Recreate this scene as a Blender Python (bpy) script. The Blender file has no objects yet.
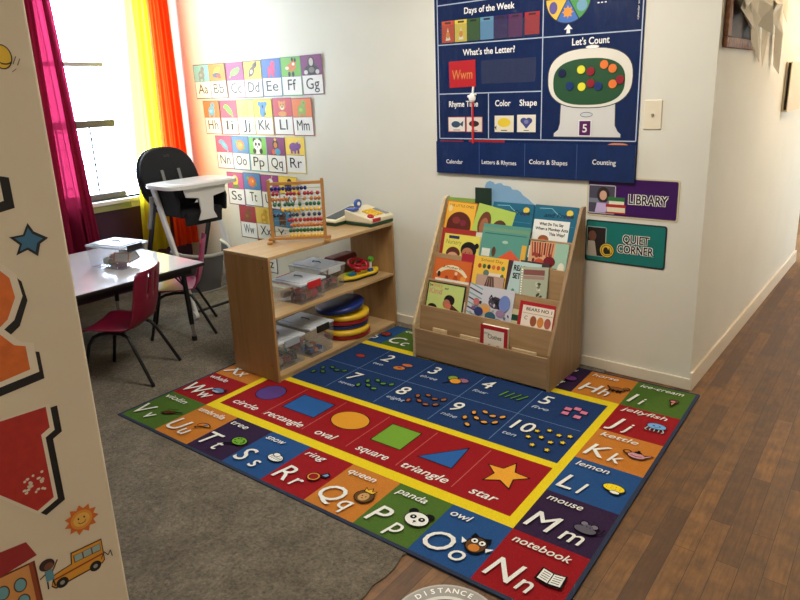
import bpy, bmesh, math, random
from mathutils import Vector, Matrix, Euler
random.seed(7)
PI = math.pi
COL = bpy.context.scene.collection
SC = bpy.context.scene

# ------------------------------------------------------------------ materials
def lin(c):
    r = []
    for x in c[:3]:
        x = x / 255.0
        r.append(x / 12.92 if x <= .04045 else ((x + .055) / 1.055) ** 2.4)
    return (r[0], r[1], r[2], 1)

MATS = {}
def mat(name, col, rough=.6, metal=0.0, var=0.0, vscale=8, bump=0.0, bscale=60, coat=0.0, stretch=None, spec=.5):
    if name in MATS: return MATS[name]
    m = bpy.data.materials.new(name); m.use_nodes = True
    nt = m.node_tree; b = nt.nodes['Principled BSDF']
    b.inputs['Base Color'].default_value = lin(col)
    b.inputs['Roughness'].default_value = rough
    b.inputs['Metallic'].default_value = metal
    b.inputs['Specular IOR Level'].default_value = spec
    b.inputs['Coat Weight'].default_value = coat
    if var or bump:
        tc = nt.nodes.new('ShaderNodeTexCoord'); mp = nt.nodes.new('ShaderNodeMapping')
        nt.links.new(tc.outputs['Object'], mp.inputs['Vector'])
        if stretch: mp.inputs['Scale'].default_value = stretch
    if var:
        n = nt.nodes.new('ShaderNodeTexNoise'); n.inputs['Scale'].default_value = vscale
        n.inputs['Detail'].default_value = 6
        nt.links.new(mp.outputs[0], n.inputs['Vector'])
        r = nt.nodes.new('ShaderNodeValToRGB')
        c = lin(col)
        r.color_ramp.elements[0].position = .3; r.color_ramp.elements[1].position = .7
        r.color_ramp.elements[0].color = tuple(x * (1 - var) for x in c[:3]) + (1,)
        r.color_ramp.elements[1].color = tuple(min(1, x * (1 + var)) for x in c[:3]) + (1,)
        nt.links.new(n.outputs['Fac'], r.inputs[0]); nt.links.new(r.outputs[0], b.inputs['Base Color'])
    if bump:
        n2 = nt.nodes.new('ShaderNodeTexNoise'); n2.inputs['Scale'].default_value = bscale
        n2.inputs['Detail'].default_value = 4
        nt.links.new(mp.outputs[0], n2.inputs['Vector'])
        bp = nt.nodes.new('ShaderNodeBump'); bp.inputs['Strength'].default_value = bump
        bp.inputs['Distance'].default_value = .01
        nt.links.new(n2.outputs['Fac'], bp.inputs['Height']); nt.links.new(bp.outputs[0], b.inputs['Normal'])
    MATS[name] = m
    return m

def flat(c, rough=.55):
    """plain printed / painted colour"""
    return mat('ink_%02x%02x%02x_%d' % (c[0], c[1], c[2], int(rough * 100)), c, rough)
def pile(c):
    """woven carpet colour of the alphabet rug"""
    return mat('pile_%02x%02x%02x' % c, c, .95, var=.16, vscale=260, bump=.5, bscale=420, spec=.1)

def clear_plastic(name, tint=(235, 240, 245), milk=.16):
    if name in MATS: return MATS[name]
    m = bpy.data.materials.new(name); m.use_nodes = True
    nt = m.node_tree; nt.nodes.remove(nt.nodes['Principled BSDF'])
    out = nt.nodes['Material Output']
    tr = nt.nodes.new('ShaderNodeBsdfTransparent'); tr.inputs[0].default_value = lin(tint)
    gl = nt.nodes.new('ShaderNodeBsdfGlossy'); gl.inputs['Roughness'].default_value = .18
    df = nt.nodes.new('ShaderNodeBsdfDiffuse'); df.inputs[0].default_value = lin(tint)
    fr = nt.nodes.new('ShaderNodeLayerWeight'); fr.inputs[0].default_value = .18
    sc = nt.nodes.new('ShaderNodeMath'); sc.operation = 'MULTIPLY'; sc.inputs[1].default_value = .45; nt.links.new(fr.outputs['Fresnel'], sc.inputs[0])
    m1 = nt.nodes.new('ShaderNodeMixShader'); m1.inputs[0].default_value = milk
    m2 = nt.nodes.new('ShaderNodeMixShader')
    nt.links.new(tr.outputs[0], m1.inputs[1]); nt.links.new(df.outputs[0], m1.inputs[2])
    nt.links.new(sc.outputs[0], m2.inputs[0]); nt.links.new(m1.outputs[0], m2.inputs[1]); nt.links.new(gl.outputs[0], m2.inputs[2])
    nt.links.new(m2.outputs[0], out.inputs[0])
    MATS[name] = m
    return m

def sheer(name, col, trans=.35, see=.25):
    """thin voile: part see-through, part light diffusing through, part reflecting"""
    m = bpy.data.materials.new(name); m.use_nodes = True
    nt = m.node_tree; nt.nodes.remove(nt.nodes['Principled BSDF']); out = nt.nodes['Material Output']
    tr = nt.nodes.new('ShaderNodeBsdfTransparent'); tr.inputs[0].default_value = lin(col)
    tl = nt.nodes.new('ShaderNodeBsdfTranslucent'); tl.inputs[0].default_value = lin(col)
    df = nt.nodes.new('ShaderNodeBsdfDiffuse'); df.inputs[0].default_value = lin(col)
    a = nt.nodes.new('ShaderNodeMixShader'); a.inputs[0].default_value = 1 - trans
    nt.links.new(df.outputs[0], a.inputs[1]); nt.links.new(tl.outputs[0], a.inputs[2]); a.inputs[0].default_value = trans
    b = nt.nodes.new('ShaderNodeMixShader'); b.inputs[0].default_value = see
    nt.links.new(a.outputs[0], b.inputs[1]); nt.links.new(tr.outputs[0], b.inputs[2])
    nt.links.new(b.outputs[0], out.inputs[0])
    MATS[name] = m
    return m

WHITE = (245, 243, 238); BLACK = (22, 20, 22)

# ------------------------------------------------------------------ mesh builder
_txt = {}
def text_geo(s, shear=0.0, bold=0.0):
    k = (s, shear, bold)
    if k in _txt: return _txt[k]
    cu = bpy.data.curves.new('t', 'FONT'); cu.body = s; cu.size = 1; cu.shear = shear; cu.offset = bold
    cu.resolution_u = 3
    o = bpy.data.objects.new('t', cu); COL.objects.link(o)
    dg = bpy.context.evaluated_depsgraph_get(); dg.update()
    me = o.evaluated_get(dg).to_mesh()
    vs = [(v.co.x, v.co.y) for v in me.vertices]; fs = [tuple(p.vertices) for p in me.polygons]
    o.evaluated_get(dg).to_mesh_clear()
    bpy.data.objects.remove(o); bpy.data.curves.remove(cu)
    _txt[k] = (vs, fs)
    return _txt[k]

class MB:
    def __init__(s): s.v = []; s.f = []; s.m = []; s.mats = []; s.sm = []
    def mi(s, m):
        if m not in s.mats: s.mats.append(m)
        return s.mats.index(m)
    def add(s, vs, fs, m, M=None, smooth=False):
        o = len(s.v); k = s.mi(m)
        for v in vs:
            v = Vector(v); s.v.append(M @ v if M else v)
        for f in fs: s.f.append([i + o for i in f]); s.m.append(k); s.sm.append(smooth)
    def box(s, c, d, m, M=None, taper=1.0):
        x, y, z = d[0] / 2, d[1] / 2, d[2] / 2; cx, cy, cz = c
        vs = [(cx + sx * x * (taper if sz > 0 else 1), cy + sy * y * (taper if sz > 0 else 1), cz + sz * z) for sz in (-1, 1) for sx, sy in ((-1, -1), (1, -1), (1, 1), (-1, 1))]
        s.add(vs, [(3, 2, 1, 0), (4, 5, 6, 7), (0, 1, 5, 4), (1, 2, 6, 5), (2, 3, 7, 6), (3, 0, 4, 7)], m, M); return s
    def lohi(s, a, b, m, M=None):
        return s.box([(a[i] + b[i]) / 2 for i in range(3)], [abs(b[i] - a[i]) for i in range(3)], m, M)
    def prism(s, pts, a, b, m, axis=2, M=None):
        """polygon pts extruded from a to b along axis"""
        n = len(pts)
        def mk(p, h):
            q = [p[0], p[1]]; q.insert(axis, h); return tuple(q)
        vs = [mk(p, a) for p in pts] + [mk(p, b) for p in pts]
        fs = [tuple(reversed(range(n))), tuple(range(n, 2 * n))] + [(i, (i + 1) % n, n + (i + 1) % n, n + i) for i in range(n)]
        s.add(vs, fs, m, M); return s
    def cyl(s, a, b, r, m, r2=None, n=14, M=None, smooth=True, cap=True):
        a = Vector(a); b = Vector(b); d = (b - a)
        q = d.to_track_quat('Z', 'Y'); r2 = r if r2 is None else r2
        vs = []
        for p, rr in ((a, r), (b, r2)):
            for i in range(n):
                t = 2 * PI * i / n; vs.append(p + q @ Vector((rr * math.cos(t), rr * math.sin(t), 0)))
        s.add(vs, [(i, (i + 1) % n, n + (i + 1) % n, n + i) for i in range(n)], m, M, smooth)
        if cap:
            s.add(vs, [tuple(reversed(range(n))), tuple(range(n, 2 * n))], m, M)
        return s
    def tube(s, pts, r, m, n=10, M=None, closed=False):
        pts = [Vector(p) for p in pts]
        # smooth corners
        N = len(pts); vs = []; up = None
        for i, p in enumerate(pts):
            if closed: t = pts[(i + 1) % N] - pts[i - 1]
            else: t = pts[min(i + 1, N - 1)] - pts[max(i - 1, 0)]
            t.normalize()
            if up is None:
                up = t.orthogonal().normalized()
            up = (up - t * up.dot(t)).normalized(); w = t.cross(up)
            for k in range(n):
                a = 2 * PI * k / n; vs.append(p + (up * math.cos(a) + w * math.sin(a)) * r)
        fs = []
        for i in range(N if closed else N - 1):
            j = (i + 1) % N
            for k in range(n): fs.append((i * n + k, i * n + (k + 1) % n, j * n + (k + 1) % n, j * n + k))
        s.add(vs, fs, m, M, True)
        if not closed: s.add(vs, [tuple(reversed(range(n))), tuple(range((N - 1) * n, N * n))], m, M)
        return s
    def lathe(s, prof, m, n=24, M=None, c=(0, 0, 0)):
        vs = []; fs = []
        for r, z in prof:
            for i in range(n):
                t = 2 * PI * i / n; vs.append((c[0] + r * math.cos(t), c[1] + r * math.sin(t), c[2] + z))
        for j in range(len(prof) - 1):
            for i in range(n): fs.append((j * n + i, j * n + (i + 1) % n, (j + 1) * n + (i + 1) % n, (j + 1) * n + i))
        s.add(vs, fs, m, M, True)
        s.add(vs, [tuple(reversed(range(n))), tuple(range((len(prof) - 1) * n, len(prof) * n))], m, M)
        return s
    def ball(s, c, r, m, n=12, M=None, sc=(1, 1, 1)):
        vs = []; fs = []; k = n // 2
        for j in range(1, k):
            a = PI * j / k
            for i in range(n):
                t = 2 * PI * i / n
                vs.append((c[0] + r * sc[0] * math.sin(a) * math.cos(t), c[1] + r * sc[1] * math.sin(a) * math.sin(t), c[2] + r * sc[2] * math.cos(a)))
        top = len(vs); vs.append((c[0], c[1], c[2] + r * sc[2])); vs.append((c[0], c[1], c[2] - r * sc[2]))
        for j in range(k - 2):
            for i in range(n): fs.append((j * n + i, (j + 1) * n + i, (j + 1) * n + (i + 1) % n, j * n + (i + 1) % n))
        for i in range(n):
            fs.append((top, i, (i + 1) % n)); b = (k - 2) * n; fs.append((top + 1, b + (i + 1) % n, b + i))
        s.add(vs, fs, m, M, True); return s
    def grid(s, fn, nu, nv, m, M=None, skip=None, smooth=True):
        vs = [fn(i / nu, j / nv) for j in range(nv + 1) for i in range(nu + 1)]
        fs = [(j * (nu + 1) + i, j * (nu + 1) + i + 1, (j + 1) * (nu + 1) + i + 1, (j + 1) * (nu + 1) + i) for j in range(nv) for i in range(nu) if not (skip and skip(i, j))]
        s.add(vs, fs, m, M, smooth); return s
    def build(s, name, parent=None, bevel=0, seg=2, solid=0, sub=0, loc=None, rot=None):
        me = bpy.data.meshes.new(name)
        me.from_pydata([tuple(v) for v in s.v], [], s.f)
        for m in s.mats: me.materials.append(m)
        me.polygons.foreach_set('material_index', s.m)
        me.polygons.foreach_set('use_smooth', s.sm)
        me.update()
        o = bpy.data.objects.new(name, me); COL.objects.link(o)
        if loc: o.location = loc
        if rot: o.rotation_euler = rot
        if parent: o.parent = parent
        if solid:
            md = o.modifiers.new('solid', 'SOLIDIFY'); md.thickness = solid; md.offset = 0
        if sub:
            md = o.modifiers.new('sub', 'SUBSURF'); md.levels = sub; md.render_levels = sub
        if bevel:
            md = o.modifiers.new('bevel', 'BEVEL'); md.width = bevel; md.segments = seg; md.limit_method = 'ANGLE'; md.angle_limit = math.radians(40)
            md.harden_normals = False
        return o

class Art:
    """flat printed artwork laid on a surface: (u, v) in metres, each layer a hair above the last"""
    def __init__(s, mb, M, dz=.00016, w0=.0003, inkf=flat): s.mb = mb; s.M = M; s.dz = dz; s.w = w0; s.ink = inkf
    def _m(s, c): return s.ink(tuple(c)) if isinstance(c, (tuple, list)) else c
    def poly(s, pts, c):
        s.w += s.dz
        a = sum(pts[i][0] * pts[(i + 1) % len(pts)][1] - pts[(i + 1) % len(pts)][0] * pts[i][1] for i in range(len(pts)))
        if a < 0: pts = list(reversed(pts))
        s.mb.add([(p[0], p[1], s.w) for p in pts], [tuple(range(len(pts)))], s._m(c), s.M); return s
    def rect(s, x0, y0, x1, y1, c): return s.poly([(x0, y0), (x1, y0), (x1, y1), (x0, y1)], c)
    def frame(s, x0, y0, x1, y1, t, c):
        s.rect(x0, y0, x1, y0 + t, c); s.w -= s.dz; s.rect(x0, y1 - t, x1, y1, c); s.w -= s.dz
        s.rect(x0, y0 + t, x0 + t, y1 - t, c); s.w -= s.dz; return s.rect(x1 - t, y0 + t, x1, y1 - t, c)
    def rrect(s, x0, y0, x1, y1, r, c):
        P = []
        for cx, cy, a in ((x1 - r, y1 - r, 0), (x0 + r, y1 - r, 1), (x0 + r, y0 + r, 2), (x1 - r, y0 + r, 3)):
            for i in range(5):
                t = PI / 2 * (a + i / 4); P.append((cx + r * math.cos(t), cy + r * math.sin(t)))
        return s.poly(P, c)
    def ell(s, cx, cy, rx, ry, c, n=20, rot=0, a0=0, a1=2 * PI):
        P = []
        k = n if abs(a1 - a0 - 2 * PI) < 1e-6 else n + 1
        for i in range(k):
            t = a0 + (a1 - a0) * i / n; x = rx * math.cos(t); y = ry * math.sin(t)
            P.append((cx + x * math.cos(rot) - y * math.sin(rot), cy + x * math.sin(rot) + y * math.cos(rot)))
        return s.poly(P, c)
    def oell(s, cx, cy, rx, ry, c, o=.003, oc=BLACK, **k):
        s.ell(cx, cy, rx + o, ry + o, oc, **k); return s.ell(cx, cy, rx, ry, c, **k)
    def star(s, cx, cy, R, c, r=.42, n=5, rot=0):
        return s.poly([(cx + (R if i % 2 == 0 else R * r) * math.sin(PI * i / n + rot), cy + (R if i % 2 == 0 else R * r) * math.cos(PI * i / n + rot)) for i in range(2 * n)], c)
    def line(s, pts, w, c):
        for i in range(len(pts) - 1):
            (x0, y0), (x1, y1) = pts[i], pts[i + 1]; L = math.hypot(x1 - x0, y1 - y0) or 1e-6
            nx, ny = -(y1 - y0) / L * w / 2, (x1 - x0) / L * w / 2
            s.poly([(x0 + nx, y0 + ny), (x0 - nx, y0 - ny), (x1 - nx, y1 - ny), (x1 + nx, y1 + ny)], c)
            if i < len(pts) - 2: s.w -= s.dz
        return s
    def text(s, t, x, y, cap, c, width=None, align='l', shear=0, bold=.0, rot=0, hand=False):
        vs, fs = text_geo(t, shear, 0.0)
        if not vs: return s
        x0 = min(v[0] for v in vs); x1 = max(v[0] for v in vs)
        k = cap / .72; kx = (width / (x1 - x0)) if width else k
        off = {'l': 0, 'c': -(x1 - x0) * kx / 2, 'r': -(x1 - x0) * kx}[align]
        s.w += s.dz
        cr, sr = math.cos(rot), math.sin(rot)
        e = max(0, bold) * .8 * k
        for ex, ey in (((-e, -e), (e, -e), (e, e), (-e, e)) if e > 0 else ((0, 0),)):
            pts = []
            for v in vs:
                a = off + (v[0] - x0) * kx + ex; b = v[1] * k + ey
                pts.append((x + a * cr - b * sr, y + a * sr + b * cr, s.w))
            s.w += .00003
            s.mb.add(pts, fs, s._m(c), s.M)
        return s

def frameM(o, u, v):
    """matrix mapping (u,v,w) to origin + u*U + v*V + w*(UxV)"""
    U = Vector(u).normalized(); V = Vector(v); V = (V - U * V.dot(U)).normalized(); W = U.cross(V)
    M = Matrix.Identity(4)
    for i in range(3): M[i][0] = U[i]; M[i][1] = V[i]; M[i][2] = W[i]; M[i][3] = o[i]
    return M

# ------------------------------------------------------------------ scene bookkeeping
def tag(o, label, cat, group=None, kind=None):
    o['label'] = label; o['category'] = cat
    if group: o['group'] = group
    if kind: o['kind'] = kind
    return o
def thing(name, label, cat, loc=(0, 0, 0), rz=0, group=None, rot=None):
    o = bpy.data.objects.new(name, None); COL.objects.link(o); o.empty_display_size = .1
    o.location = loc; o.rotation_euler = rot if rot else (0, 0, rz)
    return tag(o, label, cat, group)
def struct(name, mb, **k):
    o = mb.build(name, **k); o['kind'] = 'structure'; return o
def dup(root, loc, rot, label, group=None, name=None):
    r = root.copy(); COL.objects.link(r); r.location = loc; r.rotation_euler = rot
    r['label'] = label
    if group: r['group'] = group
    for ch in list(root.children):
        c = ch.copy(); COL.objects.link(c); c.parent = r
        for g in list(ch.children):
            d = g.copy(); COL.objects.link(d); d.parent = c
    return r

# ------------------------------------------------------------------ palette of real materials
def wall_paint():
    m = mat('cream_wall_paint', (222, 220, 210), .55, var=.03, vscale=2.2, bump=.12, bscale=9)
    return m
M_wall = wall_paint()
M_part = mat('partition_paint', (222, 208, 186), .5, var=.05, vscale=3, bump=.05, bscale=12)
M_trim = mat('trim_paint', (224, 214, 196), .45, bump=.1, bscale=20)
M_plum = mat('plum_paint', (66, 30, 58), .5)
M_white = mat('white_plastic', (238, 238, 236), .35)
M_black = mat('black_plastic', (20, 20, 22), .45)
M_blackm = mat('black_steel', (18, 18, 20), .4, metal=.3)
M_chrome = mat('chrome', (200, 200, 205), .25, metal=1)

def plywood(name, col, axis):
    m = bpy.data.materials.new(name); m.use_nodes = True; nt = m.node_tree; b = nt.nodes['Principled BSDF']
    tc = nt.nodes.new('ShaderNodeTexCoord'); mp = nt.nodes.new('ShaderNodeMapping')
    sc = [14, 14, 14]; sc[axis] = 1.2; mp.inputs['Scale'].default_value = sc
    n = nt.nodes.new('ShaderNodeTexNoise'); n.inputs['Scale'].default_value = 2.2; n.inputs['Detail'].default_value = 8; n.inputs['Distortion'].default_value = .6
    r = nt.nodes.new('ShaderNodeValToRGB'); c = lin(col)
    r.color_ramp.elements[0].position = .3; r.color_ramp.elements[1].position = .72
    r.color_ramp.elements[0].color = (c[0] * .82, c[1] * .8, c[2] * .76, 1); r.color_ramp.elements[1].color = (min(1, c[0] * 1.1), min(1, c[1] * 1.1), min(1, c[2] * 1.12), 1)
    nt.links.new(tc.outputs['Object'], mp.inputs[0]); nt.links.new(mp.outputs[0], n.inputs[0]); nt.links.new(n.outputs['Fac'], r.inputs[0]); nt.links.new(r.outputs[0], b.inputs['Base Color'])
    b.inputs['Roughness'].default_value = .38
    MATS[name] = m; return m
PLY = (178, 148, 106)
M_plyx = plywood('plywood_grain_x', PLY, 0); M_plyy = plywood('plywood_grain_y', PLY, 1); M_plyz = plywood('plywood_grain_z', (160, 124, 80), 2)  # z-grain copy for shelf sides is darkened, their shade put into the colour
M_plyd = plywood('plywood_darker', (160, 130, 94), 0)
M_edge = plywood('plywood_edge', (206, 184, 146), 1)

# ================================================================== ROOM
YW = 1.65; XL = -2.45; CEIL = 2.75; ZF = -.012
def wood_floor():
    m = bpy.data.materials.new('oak_plank_floor'); m.use_nodes = True; nt = m.node_tree; b = nt.nodes['Principled BSDF']
    N = nt.nodes.new; L = nt.links.new
    tc = N('ShaderNodeTexCoord'); mp = N('ShaderNodeMapping'); mp.inputs['Rotation'].default_value = (0, 0, PI / 2)
    mp.inputs['Location'].default_value = (.31, .0, 0)
    L(tc.outputs['Object'], mp.inputs[0])
    def brick(c1, c2, mc):
        k = N('ShaderNodeTexBrick'); k.inputs['Scale'].default_value = 1
        k.inputs['Brick Width'].default_value = .62; k.inputs['Row Height'].default_value = .073
        k.inputs['Mortar Size'].default_value = .0011; k.inputs['Mortar Smooth'].default_value = .3
        k.inputs['Color1'].default_value = c1; k.inputs['Color2'].default_value = c2; k.inputs['Mortar'].default_value = mc
        k.offset = .37; k.offset_frequency = 2
        L(mp.outputs[0], k.inputs[0]); return k
    bk = brick((0, 0, 0, 1), (1, 1, 1, 1), (.5, .5, .5, 1)); bk.inputs['Bias'].default_value = 0
    # per plank tone
    ramp = N('ShaderNodeValToRGB'); e = ramp.color_ramp.elements
    e[0].position = 0; e[0].color = lin((92, 62, 32)); e[1].position = 1; e[1].color = lin((138, 97, 52))
    x = ramp.color_ramp.elements.new(.5); x.color = lin((114, 79, 41))
    L(bk.outputs['Color'], ramp.inputs[0])
    # grain along the planks (world y)
    mg = N('ShaderNodeMapping'); mg.inputs['Scale'].default_value = (26, 2.2, 1); L(tc.outputs['Object'], mg.inputs[0])
    ng = N('ShaderNodeTexNoise'); ng.inputs['Scale'].default_value = 3; ng.inputs['Detail'].default_value = 10; ng.inputs['Roughness'].default_value = .7; L(mg.outputs[0], ng.inputs[0])
    mx = N('ShaderNodeMixRGB'); mx.blend_type = 'MULTIPLY'; mx.inputs[0].default_value = .9
    rg = N('ShaderNodeValToRGB'); rg.color_ramp.elements[0].position = .3; rg.color_ramp.elements[0].color = (.5, .46, .42, 1); rg.color_ramp.elements[1].position = .68; rg.color_ramp.elements[1].color = (1.15, 1.12, 1.05, 1)
    L(ng.outputs['Fac'], rg.inputs[0]); L(ramp.outputs[0], mx.inputs[1]); L(rg.outputs[0], mx.inputs[2])
    # blotchy wear
    nw = N('ShaderNodeTexNoise'); nw.inputs['Scale'].default_value = 11; nw.inputs['Detail'].default_value = 8; nw.inputs['Roughness'].default_value = .65; L(tc.outputs['Object'], nw.inputs[0])
    rw = N('ShaderNodeValToRGB'); rw.color_ramp.elements[0].position = .35; rw.color_ramp.elements[0].color = (.48, .46, .44, 1); rw.color_ramp.elements[1].position = .62; rw.color_ramp.elements[1].color = (1.08, 1.06, 1.02, 1)
    L(nw.outputs['Fac'], rw.inputs[0])
    m2 = N('ShaderNodeMixRGB'); m2.blend_type = 'MULTIPLY'; m2.inputs[0].default_value = .8; L(mx.outputs[0], m2.inputs[1]); L(rw.outputs[0], m2.inputs[2])
    # joints
    m3 = N('ShaderNodeMixRGB'); L(bk.outputs['Fac'], m3.inputs[0]); L(m2.outputs[0], m3.inputs[1]); m3.inputs[2].default_value = lin((38, 24, 16))
    L(m3.outputs[0], b.inputs['Base Color'])
    rr = N('ShaderNodeMapRange'); rr.inputs['To Min'].default_value = .42; rr.inputs['To Max'].default_value = .68; L(nw.outputs['Fac'], rr.inputs[0]); L(rr.outputs[0], b.inputs['Roughness'])
    bp = N('ShaderNodeBump'); bp.inputs['Strength'].default_value = .5; bp.inputs['Distance'].default_value = .002; bp.invert = True; L(bk.outputs['Fac'], bp.inputs['Height']); L(bp.outputs[0], b.inputs['Normal'])
    return m
mb = MB(); mb.lohi((-2.7, -4.2, ZF - .06), (4.4, 7.8, ZF), wood_floor()); struct('floor', mb)

def carpet_mat():
    m = bpy.data.materials.new('taupe_carpet_pile'); m.use_nodes = True; nt = m.node_tree; b = nt.nodes['Principled BSDF']; N = nt.nodes.new; L = nt.links.new
    tc = N('ShaderNodeTexCoord')
    n1 = N('ShaderNodeTexNoise'); n1.inputs['Scale'].default_value = 75; n1.inputs['Detail'].default_value = 5; n1.inputs['Roughness'].default_value = .8
    n2 = N('ShaderNodeTexNoise'); n2.inputs['Scale'].default_value = 5; n2.inputs['Detail'].default_value = 6
    L(tc.outputs['Object'], n1.inputs[0]); L(tc.outputs['Object'], n2.inputs[0])
    r = N('ShaderNodeValToRGB'); r.color_ramp.elements[0].position = .3; r.color_ramp.elements[0].color = lin((56, 50, 41)); r.color_ramp.elements[1].position = .7; r.color_ramp.elements[1].color = lin((156, 143, 122))
    L(n1.outputs['Fac'], r.inputs[0])
    r2 = N('ShaderNodeValToRGB'); r2.color_ramp.elements[0].position = .35; r2.color_ramp.elements[0].color = (.58, .56, .53, 1); r2.color_ramp.elements[1].position = .65; r2.color_ramp.elements[1].color = (1.05, 1.05, 1.04, 1)
    n2.inputs['Roughness'].default_value = .75; L(n2.outputs['Fac'], r2.inputs[0])
    mx = N('ShaderNodeMixRGB'); mx.blend_type = 'MULTIPLY'; mx.inputs[0].default_value = 1; L(r.outputs[0], mx.inputs[1]); L(r2.outputs[0], mx.inputs[2]); L(mx.outputs[0], b.inputs['Base Color'])
    b.inputs['Roughness'].default_value = 1; b.inputs['Specular IOR Level'].default_value = .1; b.inputs['Sheen Weight'].default_value = .2
    bp = N('ShaderNodeBump'); bp.inputs['Strength'].default_value = 1; bp.inputs['Distance'].default_value = .012; L(n1.outputs['Fac'], bp.inputs['Height']); L(bp.outputs[0], b.inputs['Normal'])
    return m
mb = MB()
edge = [(1.64 + .008 * math.sin(i * 2.1) + .004 * math.sin(i * 5.3), -4.0 + i * .0565) for i in range(101)]
mb.prism([(XL, -4.0)] + edge + [(1.64, YW), (XL, YW)], ZF, -.006, carpet_mat())
tag(mb.build('carpet'), 'grey taupe fitted carpet beneath the alphabet rug and the table', 'carpet')

# walls
mb = MB(); mb.lohi((XL - .15, YW, ZF), (2.11, YW + .14, CEIL), M_wall); struct('wall_back', mb)
mb = MB(); mb.prism([(2.1101, YW + .0005), (2.18, 4.9), (2.04, 4.9), (1.97, YW + .0005)], ZF, CEIL, M_wall); struct('wall_hall', mb)
# window wall with its opening (y .22..1.09, z .83..2.42)
WY0, WY1, WZ0, WZ1 = .15, 1.45, .83, 2.58
mb = MB()
mb.lohi((XL - .15, -4.2, .74), (XL, WY0, CEIL), M_wall); mb.lohi((XL - .15, WY1, .74), (XL, YW, CEIL), M_wall)
mb.lohi((XL - .15, WY0, WZ1), (XL, WY1, CEIL), M_wall); mb.lohi((XL - .15, WY0, .74), (XL, WY1, WZ0), M_wall)
mb.lohi((XL - .15, -4.2, ZF), (XL, YW, .74), M_plum)
struct('wall_left', mb)
mb = MB(); mb.lohi((XL - .15, -4.35, ZF), (4.4, -4.2, CEIL), M_wall); struct('wall_rear', mb)
mb = MB(); mb.lohi((3.9, -4.2, ZF), (4.05, 7.8, CEIL), M_wall); struct('wall_right', mb)
M_dark = mat('dark_brown_door', (40, 28, 22), .5)
mb = MB(); mb.lohi((-.5, 7.6, ZF), (3.9, 7.75, CEIL), M_wall); struct('wall_far', mb)
mb = MB(); mb.lohi((1.2, 7.55, ZF), (2.9, 7.6, 2.1), M_dark); struct('door_1', mb, bevel=.01)
mb = MB(); mb.lohi((XL - .15, -4.2, CEIL), (4.4, 7.8, CEIL + .1), mat('ceiling_white', (235, 232, 224), .8)); struct('ceiling', mb)
# baseboards
mb = MB(); mb.lohi((XL, YW - .014, -.006), (1.64, YW, .055), M_trim); mb.lohi((1.64, YW - .014, ZF), (2.115, YW, .055), M_trim); struct('baseboard_back', mb, bevel=.003)
mb = MB(); mb.prism([(2.111, YW - .014), (2.127, YW - .014), (2.196, 4.9), (2.18, 4.9)], ZF, .095, M_trim); struct('baseboard_hall', mb, bevel=.004)

# window: casing, sashes, sill
M_frame = mat('white_window_paint', (236, 236, 232), .4)
M_rail = mat('grey_window_rail', (92, 92, 90), .5)
mb = MB()
mb.lohi((XL - .15, WY0 - .09, WZ0 - .02), (XL + .018, WY0, WZ1 + .09), M_frame); mb.lohi((XL - .15, WY1, WZ0 - .02), (XL + .018, WY1 + .09, WZ1 + .09), M_frame)
mb.lohi((XL - .15, WY0, WZ1), (XL + .018, WY1, WZ1 + .09), M_frame)
mb.lohi((XL - .10, WY0, WZ0), (XL - .06, WY0 + .035, WZ1), M_frame)
win = struct('window_1', mb, bevel=.003)
mb = MB(); mb.lohi((XL - .11, WY0 + .035, 1.925), (XL - .06, 1.065, 1.96), mat('pale_window_rail', (160, 160, 156), .5)); mb.build('upper_rail', win, bevel=.003)
mb = MB(); mb.lohi((XL - .10, WY0 + .035, 1.435), (XL - .045, 1.082, 1.495), M_rail); mb.build('meeting_rail', win, bevel=.003)
mb = MB(); mb.lohi((XL - .10, WY0 + .035, WZ0), (XL - .04, 1.092, WZ0 + .055), M_rail); mb.build('bottom_rail', win, bevel=.003)
mb = MB(); mb.lohi((XL - .08, WY0 + .035, WZ0 + .05), (XL - .077, WY1, WZ1), clear_plastic('window_glass', (250, 252, 255), .0)); mb.build('glass_pane', win)
mb = MB(); mb.lohi((XL - .14, WY0 - .12, WZ0 - .035), (XL + .05, WY1 + .10, WZ0), M_frame); mb.build('window_sill', win, bevel=.006)
mb = MB(); mb.lohi((XL, WY0 - .09, .74), (XL + .02, 1.09, WZ0 - .035), mat('sill_apron_green', (176, 178, 120), .6)); mb.build('sill_apron', win, bevel=.003)
# outside guard bars
gd = thing('window_guard', 'thin dark metal guard bars outside the lower window sash', 'window guard', (XL - .13, .2, WZ0))
mb = MB()
for y in (.12, .42, .70): mb.cyl((0, y, .03), (0, y, .62), .008, M_blackm, n=8)
mb.build('upright_bar', gd)
mb = MB()
for z in (.12, .30, .44, .58): mb.cyl((0, -.04, z), (0, .88, z), .004, mat('grey_bar', (120, 128, 130), .5), n=6)
mb.build('cross_bar', gd)

# ================================================================== CURTAINS
def curtain(name, label, m, y0t, y1t, y0b, y1b, ztop, zbot, waves, amp, x0=-2.33):
    def fn(u, v):
        z = ztop + (zbot - ztop) * v
        ya = y0t + (y0b - y0t) * v ** .8; yb = y1t + (y1b - y1t) * v ** .8
        y = ya + (yb - ya) * u
        x = x0 + amp * (.7 + .5 * v) * math.sin(u * waves * 2 * PI + .6 * math.sin(v * 3)) + .008 * math.sin(u * waves * 4.7 * PI + 1)
        return (x, y, z)
    mb = MB(); mb.grid(fn, int(waves * 14), 24, m)
    return mb
pink = sheer('pink_voile', (142, 34, 64), .22, .12)
cp = thing('curtain', 'sheer raspberry pink curtain hanging left of the window', 'curtain', group=None)
curtain('c', '', pink, .20, .575, .05, .73, 2.68, .30, 5.5, .040).build('voile_panel', cp)
curtain('c', '', pink, .40, .475, .22, .46, 2.68, .30, 1.5, .012, x0=-2.265).build('voile_overlap', cp)
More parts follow.
